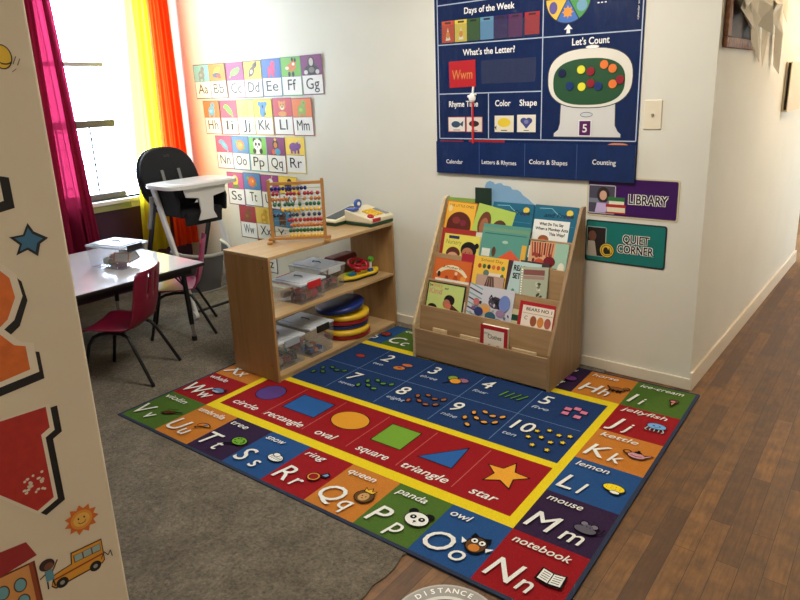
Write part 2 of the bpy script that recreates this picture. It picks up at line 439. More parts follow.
curtain('c', '', pink, .52, .575, .58, .69, 2.68, .30, 1.5, .010, x0=-2.265).build('voile_overlap', cp)
yel = sheer('yellow_voile', (250, 232, 60), .5, .40)
cy = thing('curtain', 'sheer yellow curtain hanging between window and orange curtain', 'curtain')
curtain('c', '', yel, 1.235, 1.43, 1.08, 1.36, 2.68, .34, 3, .02).build('voile_panel', cy)
org = sheer('orange_voile', (250, 84, 30), .55, .16)
co = thing('curtain', 'sheer bright orange curtain in the corner by the alphabet cards', 'curtain')
curtain('c', '', org, 1.42, 1.59, 1.37, 1.62, 2.68, .34, 3.5, .016, x0=-2.29).build('voile_panel', co)
rod = thing('curtain_rod', 'white curtain rod above the window carrying three sheer curtains', 'curtain rod', (-2.32, .8, 2.69))
mb = MB(); mb.cyl((0, -.85, 0), (0, .82, 0), .011, M_white); mb.build('rod', rod)
for y in (-.8, .78):
    mb = MB(); mb.lohi((-.13, y - .01, -.015), (0, y + .01, .015), M_white); mb.build('bracket', rod)

# ================================================================== PARTITION with wall decals
EX, EY = 1.586, -1.287; AN = math.radians(8); DX, DY = math.sin(AN), math.cos(AN); NX, NY = DY, -DX
mb = MB()
mb.prism([(EX - DX * .007, EY - DY * .007), (EX - DX * 2.6, EY - DY * 2.6), (EX - DX * 2.6 - NX * .11, EY - DY * 2.6 - NY * .11), (EX - DX * .007 - NX * .11, EY - DY * .007 - NY * .11)][::-1], -.005, CEIL, M_part)
struct('wall_partition', mb, bevel=.006, seg=3)
def decal(name, label, cat, fn, th=.0008):
    """thin vinyl sticker on the partition; drawing coordinates: s metres back from the wall edge, z height"""
    mb = MB(); M = frameM((EX + NX * .0006, EY + NY * .0006, 0), (DX, DY, 0), (0, 0, 1))
    a = Art(mb, M, dz=.0001, w0=.0004)
    fn(a); return tag(mb.build(name), label, cat)
def P(*l): return [(-s, z) for s, z in l]
OR = mat('decal_orange', (214, 108, 42), .5, var=.12, vscale=40); RD = mat('decal_red', (176, 44, 38), .5, var=.1, vscale=60)
CR = (226, 214, 196)
def d_R(a):
    sh = [(-.009 + x, y - .014) for x, y in P((.34, 1.385), (.20, 1.385), (.145, 1.362), (.112, 1.32), (.108, 1.28), (.13, 1.232), (.15, 1.218), (.128, 1.18), (.105, 1.17), (.105, 1.112), (.20, 1.10), (.34, 1.10))]
    sh = [(x + .020, y + .003) for x, y in sh]
    a.poly(sh, BLACK)
    a.poly([(x + .004, y + .000) for x, y in P((.34, 1.388), (.20, 1.388), (.145, 1.366), (.112, 1.326), (.108, 1.28), (.13, 1.236), (.15, 1.222), (.128, 1.19), (.105, 1.18), (.105, 1.118), (.20, 1.106), (.34, 1.106))], CR)
    a.poly(P((.34, 1.38), (.20, 1.38), (.15, 1.36), (.12, 1.32), (.117, 1.28), (.137, 1.24), (.16, 1.222), (.135, 1.186), (.116, 1.178), (.116, 1.128), (.20, 1.115), (.34, 1.115)), OR)
decal('letter_decal', 'big orange letter R sticker with black drop shadow on the partition', 'wall sticker', d_R)
def d_N(a):
    s = [(.34, 1.055), (.105, 1.055), (.105, 1.005), (.122, .995), (.122, .83), (.155, .80), (.172, .812), (.26, .94), (.26, .78), (.34, .78)]
    s = [(.34, 1.045), (.093, 1.045), (.093, .985), (.112, .975), (.112, .83), (.152, .812), (.255, .93), (.34, .93)]
    a.poly([(x + .012, y - .010) for x, y in P(*s)], BLACK)
    a.poly([(x - .001, y - .001) for x, y in P(*s)], CR)
    a.poly(P((.34, 1.04), (.102, 1.04), (.102, .993), (.12, .983), (.12, .836), (.154, .82), (.255, .938), (.34, .938)), RD)
    for i in range(22): a.ell(-(.13 + random.random() * .045), .86 + random.random() * .05, .0025 + random.random() * .002, .003, CR, n=7); a.w -= a.dz
decal('letter_decal', 'big red letter N sticker with black drop shadow on the partition', 'wall sticker', d_N)
def d_A(a):
    a.poly(P((.34, 1.53), (.105, 1.515), (.088, 1.51), (.088, 1.452), (.125, 1.445), (.34, 1.445)), BLACK)
    a.poly(P((.34, 1.535), (.118, 1.52), (.104, 1.515), (.104, 1.468), (.13, 1.462), (.34, 1.462)), CR)
    a.poly(P((.34, 1.53), (.13, 1.512), (.114, 1.505), (.114, 1.478), (.34, 1.478)), (150, 90, 110))
decal('letter_decal', 'foot of a black-shadowed letter sticker left of the blue star', 'wall sticker', d_A)
def d_star(a):
    k = P((.0715, 1.420), (.0635, 1.402), (.040, 1.385), (.056, 1.376), (.064, 1.352), (.080, 1.368), (.101, 1.361), (.092, 1.380), (.107, 1.398), (.083, 1.399))
    a.poly(k, (30, 34, 44)); c = (-.075, 1.386)
    a.poly([(c[0] + (x - c[0]) * .72, c[1] + (y - c[1]) * .72) for x, y in k], (58, 112, 150))
decal('star_decal', 'blue hand-drawn star sticker on the partition', 'wall sticker', d_star)
def d_smile(a):
    a.ell(-.062, 1.727, .017, .022, BLACK, n=24); a.ell(-.062, 1.727, .015, .020, (232, 190, 60), n=24)
    a.ell(-.058, 1.717, .009, .004, BLACK); a.ell(-.058, 1.7185, .008, .003, (232, 190, 60))
    a.line(P((.046, 1.714), (.039, 1.728)), .0012, BLACK); a.line(P((.039, 1.712), (.033, 1.724)), .0012, BLACK); a.line(P((.05, 1.70), (.042, 1.706)), .001, BLACK)
decal('face_decal', 'yellow round face sticker with motion lines high on the partition', 'wall sticker', d_smile)
def d_sun(a):
    c = (-.076, .757)
    a.star(c[0], c[1], .036, (214, 110, 44), r=.72, n=11); a.ell(c[0], c[1], .0225, .0225, (226, 150, 60), n=24)
    a.ell(c[0], c[1], .017, .016, (236, 184, 88), n=20)
    a.ell(c[0] - .006, c[1] + .004, .0018, .0024, BLACK, n=8); a.ell(c[0] + .006, c[1] + .004, .0018, .0024, BLACK, n=8)
    a.line([(c[0] - .008, c[1] - .004), (c[0] - .004, c[1] - .009), (c[0] + .004, c[1] - .009), (c[0] + .008, c[1] - .004)], .0014, BLACK)
decal('sun_decal', 'smiling orange sun sticker above the school bus', 'wall sticker', d_sun)
def d_bus(a):
    a.poly(P((.158, .632), (.150, .622), (.050, .628), (.044, .634), (.044, .690), (.110, .690), (.113, .664), (.150, .657)), (70, 40, 20))
    a.poly(P((.156, .634), (.150, .626), (.050, .631), (.046, .636), (.046, .687), (.108, .687), (.111, .662), (.148, .655)), (222, 156, 52))
    a.rect(-.106, .662, -.049, .680, (120, 80, 40))
    for x in (-.104, -.085, -.066): a.rect(x, .664, x + .016, .679, (150, 178, 178)); a.w -= a.dz
    a.w += a.dz; a.line(P((.152, .645), (.047, .652)), .004, (150, 60, 40))
    for x in (-.136, -.066): a.ell(x, .630, .0125, .0125, BLACK); a.ell(x, .630, .005, .005, (150, 150, 150), n=10)
    a.line(P((.052, .64), (.044, .655), (.036, .642), (.030, .652), (.028, .635)), .002, (60, 60, 60))
decal('bus_decal', 'yellow school bus sticker low on the partition below the sun', 'wall sticker', d_bus)
def d_school(a):
    a.rect(-.29, .60, -.178, .712, (110, 50, 34)); a.rect(-.287, .60, -.182, .708, (214, 150, 88))
    a.poly(P((.30, .700), (.172, .722), (.186, .762), (.30, .768)), (152, 42, 46)); a.rect(-.30, .59, -.262, .705, (166, 50, 42))
    for x in (-.244, -.212):
        for z in (.672, .632): a.ell(x, z, .0125, .017, (90, 60, 50)); a.ell(x, z, .010, .014, (110, 164, 176))
    a.rect(-.19, .60, -.182, .712, (150, 70, 44))
decal('school_decal', 'red roofed schoolhouse sticker at the partition lower left', 'wall sticker', d_school)
def d_kid(a):
    a.ell(-.158, .688, .015, .014, (58, 36, 40)); a.ell(-.155, .683, .009, .009, (120, 78, 58)); a.rect(-.165, .648, -.149, .674, (96, 150, 168))
    a.line(P((.163, .648), (.164, .63)), .003, (40, 40, 60)); a.line(P((.152, .648), (.150, .63)), .003, (40, 40, 60))
    a.line(P((.15, .668), (.137, .69)), .003, (110, 70, 54)); a.line(P((.164, .668), (.176, .662)), .003, (110, 70, 54))
decal('child_decal', 'small waving child sticker between schoolhouse and school bus', 'wall sticker', d_kid)

# ================================================================== ALPHABET RUG
RA = .02054; CW = .27; CH = .30363
Q8, Q9 = 1.139, 1.057
def rx(c): return CW * (-Q8 if c <= 0 else 7 + Q8 if c >= 9 else c - 1)
def ry(c): return CH * (-Q9 if c <= 0 else 4 + Q9 if c >= 6 else c - 1)
RUG = MB()
RM = Matrix.Rotation(RA, 4, 'Z')
RED = (144, 26, 32); ORG = (186, 116, 46); GRN = (74, 104, 42); BLU = (38, 76, 128); NAV = (32, 56, 100); PUR = (50, 34, 62); YEL = (222, 198, 34); W_ = (226, 226, 220)
b0 = pile((50, 58, 78))
for (x0, x1) in ((rx(0) - .016, 1.62), (1.62, rx(9) + .016)):
    RUG.lohi((x0, ry(0) - .016, -.0062 if x0 < 1 else ZF + .0003), (x1, ry(6) + .014, -.0012), b0, RM)
A = Art(RUG, RM @ Matrix.Translation((0, 0, -.0012)), dz=.00006, w0=.0001, inkf=pile)
BK = (16, 14, 18)
def cell(i, j, col): A.rect(rx(i), ry(j), rx(i + 1), ry(j + 1), col); A.w -= A.dz
def cellpic(x0, y0, x1, y1, col, big, word, pic, side):
    w = x1 - x0; h = y1 - y0
    A.text(word, x0 + w * .10, y1 - h * .225, .040, W_, width=min(w * .74, .029 * len(word) + .004), shear=.25, bold=.008)
    if side: bx, by = x0 + w * .07, y0 + h * .17
    else: bx, by = x0 + w * .08, y0 + h * .17
    A.text(big[0], bx, by - .012, .112, W_, shear=.22, bold=.004)
    A.text(big[1], bx + {'M': .145, 'W': .145, 'N': .125, 'O': .125, 'Q': .125, 'I': .06, 'J': .08, 'L': .09}.get(big[0], .112), by - .018, .088, W_, shear=.22, bold=.004)
    pic(x0 + w * .76, y0 + h * .47)
def o_(f): return f
def p_book(x, y):
    A.poly([(x - .05, y - .034), (x, y - .042), (x + .05, y - .034), (x + .046, y + .034), (x, y + .026), (x - .046, y + .034)], BK)
    A.poly([(x - .042, y - .026), (x - .002, y - .032), (x - .002, y + .02), (x - .04, y + .028)], W_); A.poly([(x + .042, y - .026), (x + .002, y - .032), (x + .002, y + .02), (x + .04, y + .028)], W_)
    for k in range(4):
        for sx in (-1, 1): A.line([(x + sx * .007, y + .012 - k * .011), (x + sx * .035, y + .016 - k * .011)], .003, BK); A.w -= A.dz
    A.w += A.dz
def p_owl(x, y):
    A.ell(x, y, .043, .048, BK); A.poly([(x - .04, y + .03), (x - .036, y + .06), (x - .01, y + .046), (x + .01, y + .046), (x + .036, y + .06), (x + .04, y + .03)], BK)
    A.ell(x, y, .038, .042, (92, 62, 40)); A.ell(x, y - .018, .022, .020, (196, 122, 50))
    for sx in (-1, 1):
        A.ell(x + sx * .016, y + .018, .016, .017, BK); A.ell(x + sx * .016, y + .018, .013, .013, W_); A.ell(x + sx * .016, y + .018, .005, .006, BK)
        A.poly([(x + sx * .04, y + .0), (x + sx * .068, y + .012), (x + sx * .05, y - .02)], W_)
def p_panda(x, y):
    for sx in (-1, 1): A.ell(x + sx * .038, y + .036, .021, .019, BK)
    A.ell(x, y, .054, .044, BK); A.ell(x, y, .050, .040, W_)
    for sx in (-1, 1): A.ell(x + sx * .02, y + .006, .014, .013, BK); A.ell(x + sx * .02, y + .007, .004, .004, W_)
    A.ell(x, y - .016, .007, .005, BK); A.line([(x, y - .018), (x, y - .028)], .003, BK)
def p_queen(x, y):
    A.ell(x, y, .046, .044, BK); A.ell(x, y, .042, .040, (96, 66, 36)); A.ell(x, y - .004, .024, .027, (190, 150, 96))
    A.poly([(x - .024, y + .026), (x - .032, y + .058), (x - .012, y + .044), (x, y + .066), (x + .012, y + .044), (x + .032, y + .058), (x + .024, y + .026)], BK)
    A.poly([(x - .020, y + .030), (x - .026, y + .050), (x - .011, y + .040), (x, y + .057), (x + .011, y + .040), (x + .026, y + .050), (x + .020, y + .030)], (220, 180, 60))
    for sx in (-1, 1): A.ell(x + sx * .009, y, .003, .004, BK)
    A.ell(x, y - .014, .006, .003, (160, 40, 40))
def p_ring(x, y):
    A.ell(x - .012, y - .012, .034, .032, BK); A.ell(x - .012, y - .012, .029, .027, (214, 140, 60)); A.ell(x - .012, y - .012, .022, .020, BK); A.ell(x - .012, y - .012, .019, .017, RED)
    A.poly([(x + .008, y + .014), (x + .026, y + .044), (x + .05, y + .034), (x + .044, y + .010), (x + .02, y + .004)], BK); A.poly([(x + .016, y + .014), (x + .028, y + .036), (x + .043, y + .030), (x + .038, y + .014)], (110, 150, 190))
def p_snow(x, y):
    A.ell(x, y, .046, .030, BK); A.ell(x, y, .042, .026, W_); A.ell(x - .012, y + .022, .022, .016, BK); A.ell(x - .012, y + .022, .018, .012, W_)
    for k in range(5): A.line([(x - .03 + k * .014, y - .012), (x - .022 + k * .014, y + .01)], .004, BK); A.w -= A.dz
    A.w += A.dz
def p_tree(x, y):
    A.poly([(x - .052, y - .045), (x - .012, y - .01), (x - .004, y - .022), (x - .044, y - .055)], BK)
    A.ell(x + .006, y + .006, .048, .036, BK); A.ell(x + .006, y + .006, .043, .031, (110, 160, 50))
    for k in range(9): A.ell(x + .006 + .028 * math.cos(k * 2.4), y + .006 + .019 * math.sin(k * 2.4), .006, .005, (40, 80, 30), n=8); A.w -= A.dz
    A.w += A.dz
def p_umb(x, y):
    A.ell(x, y, .045, .030, BK, a0=.3, a1=PI + .3); A.ell(x, y, .038, .024, (200, 120, 50), a0=.3, a1=PI + .3); A.line([(x, y + .004), (x - .03, y - .03), (x - .04, y - .022)], .007, BK); A.ell(x + .006, y + .012, .010, .01, (60, 110, 140))
def p_violin(x, y):
    A.line([(x - .055, y - .03), (x + .058, y + .03)], .009, BK); A.ell(x - .022, y - .012, .028, .016, BK, rot=.5); A.ell(x + .008, y + .003, .02, .013, BK, rot=.5); A.ell(x - .022, y - .012, .022, .011, (92, 44, 24), rot=.5); A.ell(x + .008, y + .003, .015, .009, (92, 44, 24), rot=.5); A.line([(x - .05, y + .012), (x + .01, y + .04)], .004, BK)
def p_whale(x, y):
    A.ell(x, y, .048, .028, BK); A.ell(x, y, .044, .024, (96, 116, 150)); A.poly([(x + .034, y + .008), (x + .062, y + .04), (x + .05, y + .012)], BK); A.poly([(x + .028, y + .012), (x + .036, y + .044), (x + .045, y + .012)], BK); A.ell(x - .026, y - .004, .005, .005, BK); A.ell(x - .004, y - .018, .028, .008, (170, 180, 196))
def p_jelly(x, y):
    for k in range(5): A.line([(x - .032 + k * .016, y - .004), (x - .044 + k * .022, y - .034), (x - .032 + k * .017, y - .046)], .010, BK); A.w -= A.dz
    A.w += A.dz
    for k in range(5): A.line([(x - .032 + k * .016, y - .004), (x - .044 + k * .022, y - .034), (x - .033 + k * .017, y - .043)], .005, (196, 200, 206)); A.w -= A.dz
    A.w += A.dz; A.ell(x, y + .012, .048, .032, BK); A.ell(x, y + .012, .044, .028, (110, 160, 210))
    for sx in (-1, 1): A.ell(x + sx * .014, y + .014, .005, .005, BK)
    A.line([(x - .01, y + .002), (x, y - .003), (x + .01, y + .002)], .003, BK)
def p_kettle(x, y):
    A.ell(x - .045, y + .016, .020, .018, BK); A.ell(x - .045, y + .016, .013, .011, ORG); A.ell(x, y, .043, .028, BK); A.poly([(x + .03, y - .012), (x + .072, y + .03), (x + .058, y + .034), (x + .02, y + .014)], BK); A.ell(x, y, .038, .023, (196, 140, 150)); A.ell(x, y + .028, .017, .010, BK); A.ell(x, y + .042, .007, .006, BK)
    A.line([(x - .024, y - .002), (x, y - .008), (x + .024, y + .0)], .004, BK); A.poly([(x + .034, y - .006), (x + .062, y + .027), (x + .054, y + .027), (x + .03, y + .006)], (196, 140, 150))
def p_lemon(x, y):
    A.ell(x, y + .008, .048, .030, BK); A.ell(x, y + .008, .044, .026, (232, 206, 40)); A.ell(x + .012, y - .022, .024, .014, BK); A.ell(x + .012, y - .021, .020, .010, W_)
    for k in range(8): A.ell(x - .03 + (k % 4) * .019, y + .016 - (k // 4) * .014, .002, .002, BK, n=6); A.w -= A.dz
    A.w += A.dz
def p_mouse(x, y):
    A.ell(x, y - .008, .046, .026, BK); A.ell(x, y - .008, .042, .022, (92, 88, 100)); A.ell(x - .014, y + .026, .018, .017, BK); A.ell(x + .026, y + .022, .018, .017, BK); A.ell(x - .014, y + .026, .013, .012, (120, 112, 124)); A.ell(x + .026, y + .022, .013, .012, (120, 112, 124)); A.ell(x + .006, y + .008, .02, .018, (92, 88, 100)); A.ell(x, y + .01, .003, .003, BK, n=8); A.ell(x + .013, y + .01, .003, .003, BK, n=8); A.line([(x + .04, y - .015), (x + .06, y + .0), (x + .064, y + .03)], .004, BK)
def p_ice(x, y):
    A.poly([(x - .014, y + .004), (x + .014, y + .004), (x + .002, y - .05), (x - .006, y - .05)], BK); A.poly([(x - .009, y), (x + .009, y), (x - .001, y - .042)], (206, 150, 90)); A.ell(x, y + .014, .026, .022, BK); A.ell(x, y + .014, .022, .018, (110, 60, 54)); A.ell(x - .004, y + .008, .012, .008, (214, 150, 160))
def p_horse(x, y):
    A.ell(x, y, .045, .024, BK); A.ell(x, y, .041, .020, (130, 82, 46)); A.ell(x + .044, y + .026, .02, .016, BK, rot=.6); A.ell(x + .044, y + .026, .016, .012, (130, 82, 46), rot=.6); A.line([(x - .04, y), (x - .06, y + .02)], .008, BK)
    for k in (-.03, -.012, .012, .03): A.line([(x + k, y - .012), (x + k - .004, y - .046)], .009, BK); A.w -= A.dz
    A.w += A.dz
def p_generic(c):
    def f(x, y): A.oell(x, y, .036, .03, c, o=.005, oc=BK); A.ell(x - .01, y + .008, .005, .005, BK)
    return f
cols = {
 (8, 0): (RED, 'Nn', 'notebook', p_book), (7, 0): (BLU, 'Oo', 'owl', p_owl), (6, 0): (GRN, 'Pp', 'panda', p_panda), (5, 0): (ORG, 'Qq', 'queen', p_queen), (4, 0): (RED, 'Rr', 'ring', p_ring),
 (3, 0): (BLU, 'Ss', 'snow', p_snow), (2, 0): (PUR, 'Tt', 'tree', p_tree), (1, 0): (ORG, 'Uu', 'umbrella', p_umb), (0, 0): (GRN, 'Vv', 'violin', p_violin), (0, 1): (RED, 'Ww', 'whale', p_whale),
 (0, 2): (ORG, 'Xx', 'x-ray', p_generic((200, 200, 196))), (0, 3): (BLU, 'Yy', 'yarn', p_generic((170, 40, 60))), (0, 4): (PUR, 'Zz', 'zebra', p_generic(W_)), (0, 5): (RED, 'Aa', 'apple', p_generic((120, 170, 60))),
 (1, 5): (BLU, 'Bb', 'bee', p_generic((140, 50, 40))), (2, 5): (GRN, 'Cc', 'cat', p_generic((200, 130, 50))), (3, 5): (ORG, 'Dd', 'dog', p_generic((110, 70, 40))), (4, 5): (RED, 'Ee', 'egg', p_generic(W_)), (5, 5): (BLU, 'Ff', 'fish', p_generic((220, 140, 50))),
 (6, 5): (PUR, 'Gg', 'grapes', p_generic((120, 60, 130))), (7, 5): (ORG, 'Hh', 'horse', p_horse), (8, 5): (GRN, 'Ii', 'ice-cream', p_ice), (8, 4): (RED, 'Jj', 'jellyfish', p_jelly), (8, 3): (ORG, 'Kk', 'kettle', p_kettle), (8, 2): (BLU, 'Ll', 'lemon', p_lemon), (8, 1): (PUR, 'Mm', 'mouse', p_mouse)}
for (i, j), (c, big, wd, pc) in cols.items(): cell(i, j, c)
A.w += A.dz
A.rect(CW * 0, 0, CW * 7, CH * 4, YEL)
ux = lambda c: CW * (c - 1)
uy = lambda c: CH * (c - 1)
RX0, RX1 = ux(1.17), ux(7.84); RY0, RY1, BY0, BY1 = uy(1.19), uy(2.53), uy(2.68), uy(4.82)
A.rect(RX0, RY0, RX1, RY1, RED); A.w -= A.dz; A.rect(RX0, BY0, RX1, BY1, NAV)
LB = (110, 140, 180); LR = (196, 110, 104)
sw = (RX1 - RX0) / 6
for k in range(1, 6): A.line([(RX0 + sw * k, RY0 + .04), (RX0 + sw * k, RY1 - .02)], .003, LR); A.w -= A.dz
for k in range(1, 5): A.line([(RX0 + (RX1 - RX0) / 5 * k, BY0 + .02), (RX0 + (RX1 - RX0) / 5 * k, BY1 - .02)], .003, LB); A.w -= A.dz
BM = (BY0 + BY1) / 2
A.line([(RX0 + .02, BM), (RX1 - .02, BM)], .003, LB)
for k, (nm) in enumerate(('circle', 'rectangle', 'oval', 'square', 'triangle', 'star')):
    cx = RX0 + sw * (k + .5); cy = RY0 + (RY1 - RY0) * .60; hh = RY1 - RY0
    A.text(nm, cx - .005, RY0 + hh * .11, .050, W_, width=.029 * len(nm) + .012, align='c', shear=.25, bold=.01)
    o = .005
    if k == 0: A.oell(cx, cy, .085, .085, (86, 62, 126), o, BK, n=32)
    if k == 1: A.rect(cx - .115 - o, cy - .082 - o, cx + .115 + o, cy + .082 + o, BK); A.rect(cx - .115, cy - .082, cx + .115, cy + .082, (44, 92, 156))
    if k == 2: A.oell(cx, cy, .108, .085, (216, 150, 46), o, BK, n=36)
    if k == 3: A.rect(cx - .088 - o, cy - .088 - o, cx + .088 + o, cy + .088 + o, BK); A.rect(cx - .088, cy - .088, cx + .088, cy + .088, (112, 156, 52))
    if k == 4:
        t = lambda e: [(cx - .105 - e * 1.9, cy - .085 - e), (cx + .075 + e, cy - .085 - e), (cx + .055 + e * .6, cy + .095 + 2.3 * e)]
        A.poly(t(o), BK); A.poly(t(0), (44, 92, 156))
    if k == 5: A.star(cx, cy, .112, BK, r=.47); A.star(cx, cy, .10, (222, 156, 52), r=.46)
nw = (RX1 - RX0) / 5; nh = (BY1 - BY0) / 2
words = ['one', 'two', 'three', 'four', 'five', 'six', 'seven', 'eight', 'nine', 'ten']
for k in range(10):
    x0 = RX0 + nw * (k % 5); y0 = BM if k < 5 else BY0
    A.text(str(k + 1), x0 + .035, y0 + nh * .50, .100, W_, shear=.1, bold=.008)
    A.text(words[k], x0 + .03, y0 + nh * .29, .032, (176, 190, 210), width=.022 * len(words[k]) + .006, shear=.25, bold=.01)
    px, py = x0 + nw * .68, y0 + nh * .46
    n = k + 1
    if n == 5:
        for (a, b) in ((-.042, .028), (.0, .052), (.042, .03), (-.038, -.022), (.03, -.03)): A.rect(px + a - .022, py + b - .020, px + a + .022, py + b + .020, BK)
        for (a, b) in ((-.042, .028), (.0, .052), (.042, .03), (-.038, -.022), (.03, -.03)): A.rect(px + a - .018, py + b - .016, px + a + .018, py + b + .016, (206, 120, 150))
    elif n == 4:
        for q in range(4): A.line([(px - .06 + q * .035, py - .03), (px - .04 + q * .04, py + .05)], .016, BK); A.w -= A.dz
        A.w += A.dz
        for q in range(4): A.line([(px - .06 + q * .035, py - .027), (px - .04 + q * .04, py + .047)], .009, (90, 140, 60)); A.w -= A.dz
        A.w += A.dz
    elif n == 3:
        A.oell(px - .035, py + .03, .03, .026, (120, 150, 60), .005, BK); A.oell(px + .035, py + .03, .034, .024, (150, 100, 130), .005, BK); A.oell(px, py, .034, .03, (220, 150, 50), .005, BK); A.line([(px - .02, py - .02), (px - .05, py - .06)], .007, BK)
    elif n == 2:
        A.oell(px - .01, py + .035, .036, .018, (196, 110, 70), .004, BK, rot=.1); A.oell(px - .03, py - .025, .038, .024, (190, 120, 60), .004, BK, rot=.2); A.ell(px - .03, py - .02, .016, .008, (150, 50, 50))
    elif n == 1:
        A.oell(px, py, .034, .022, (150, 50, 40), .004, BK)
    else:
        cc = {6: (70, 110, 60), 7: (90, 140, 70), 8: (150, 90, 60), 9: (214, 150, 70), 10: (226, 196, 60)}[n]
        pts = [(-.055, .03), (-.02, .05), (.02, .04), (.055, .05), (-.065, -.01), (-.025, .005), (.015, -.005), (.05, .01), (-.03, -.042), (.025, -.045)]
        for (a, b) in pts[:n]:
            if n == 10: A.star(px + a * 1.4, py + b * 1.8, .023, BK, r=.5); A.star(px + a * 1.4, py + b * 1.8, .016, cc, r=.5); A.w -= 2 * A.dz
            else: A.ell(px + a * 1.35, py + b * 1.75, .023, .017, BK, n=12, rot=a * 20); A.ell(px + a * 1.35, py + b * 1.75, .017, .011, cc, n=12, rot=a * 20); A.w -= 2 * A.dz
        A.w += 2 * A.dz
for (i, j), (c, big, wd, pc) in cols.items():
    w0 = A.w; cellpic(rx(i), ry(j), rx(i + 1), ry(j + 1), c, big, wd, pc, i == 8); A.w = w0
tag(RUG.build('alphabet_rug'), 'bright alphabet and number rug with yellow borders lying on the floor', 'rug')

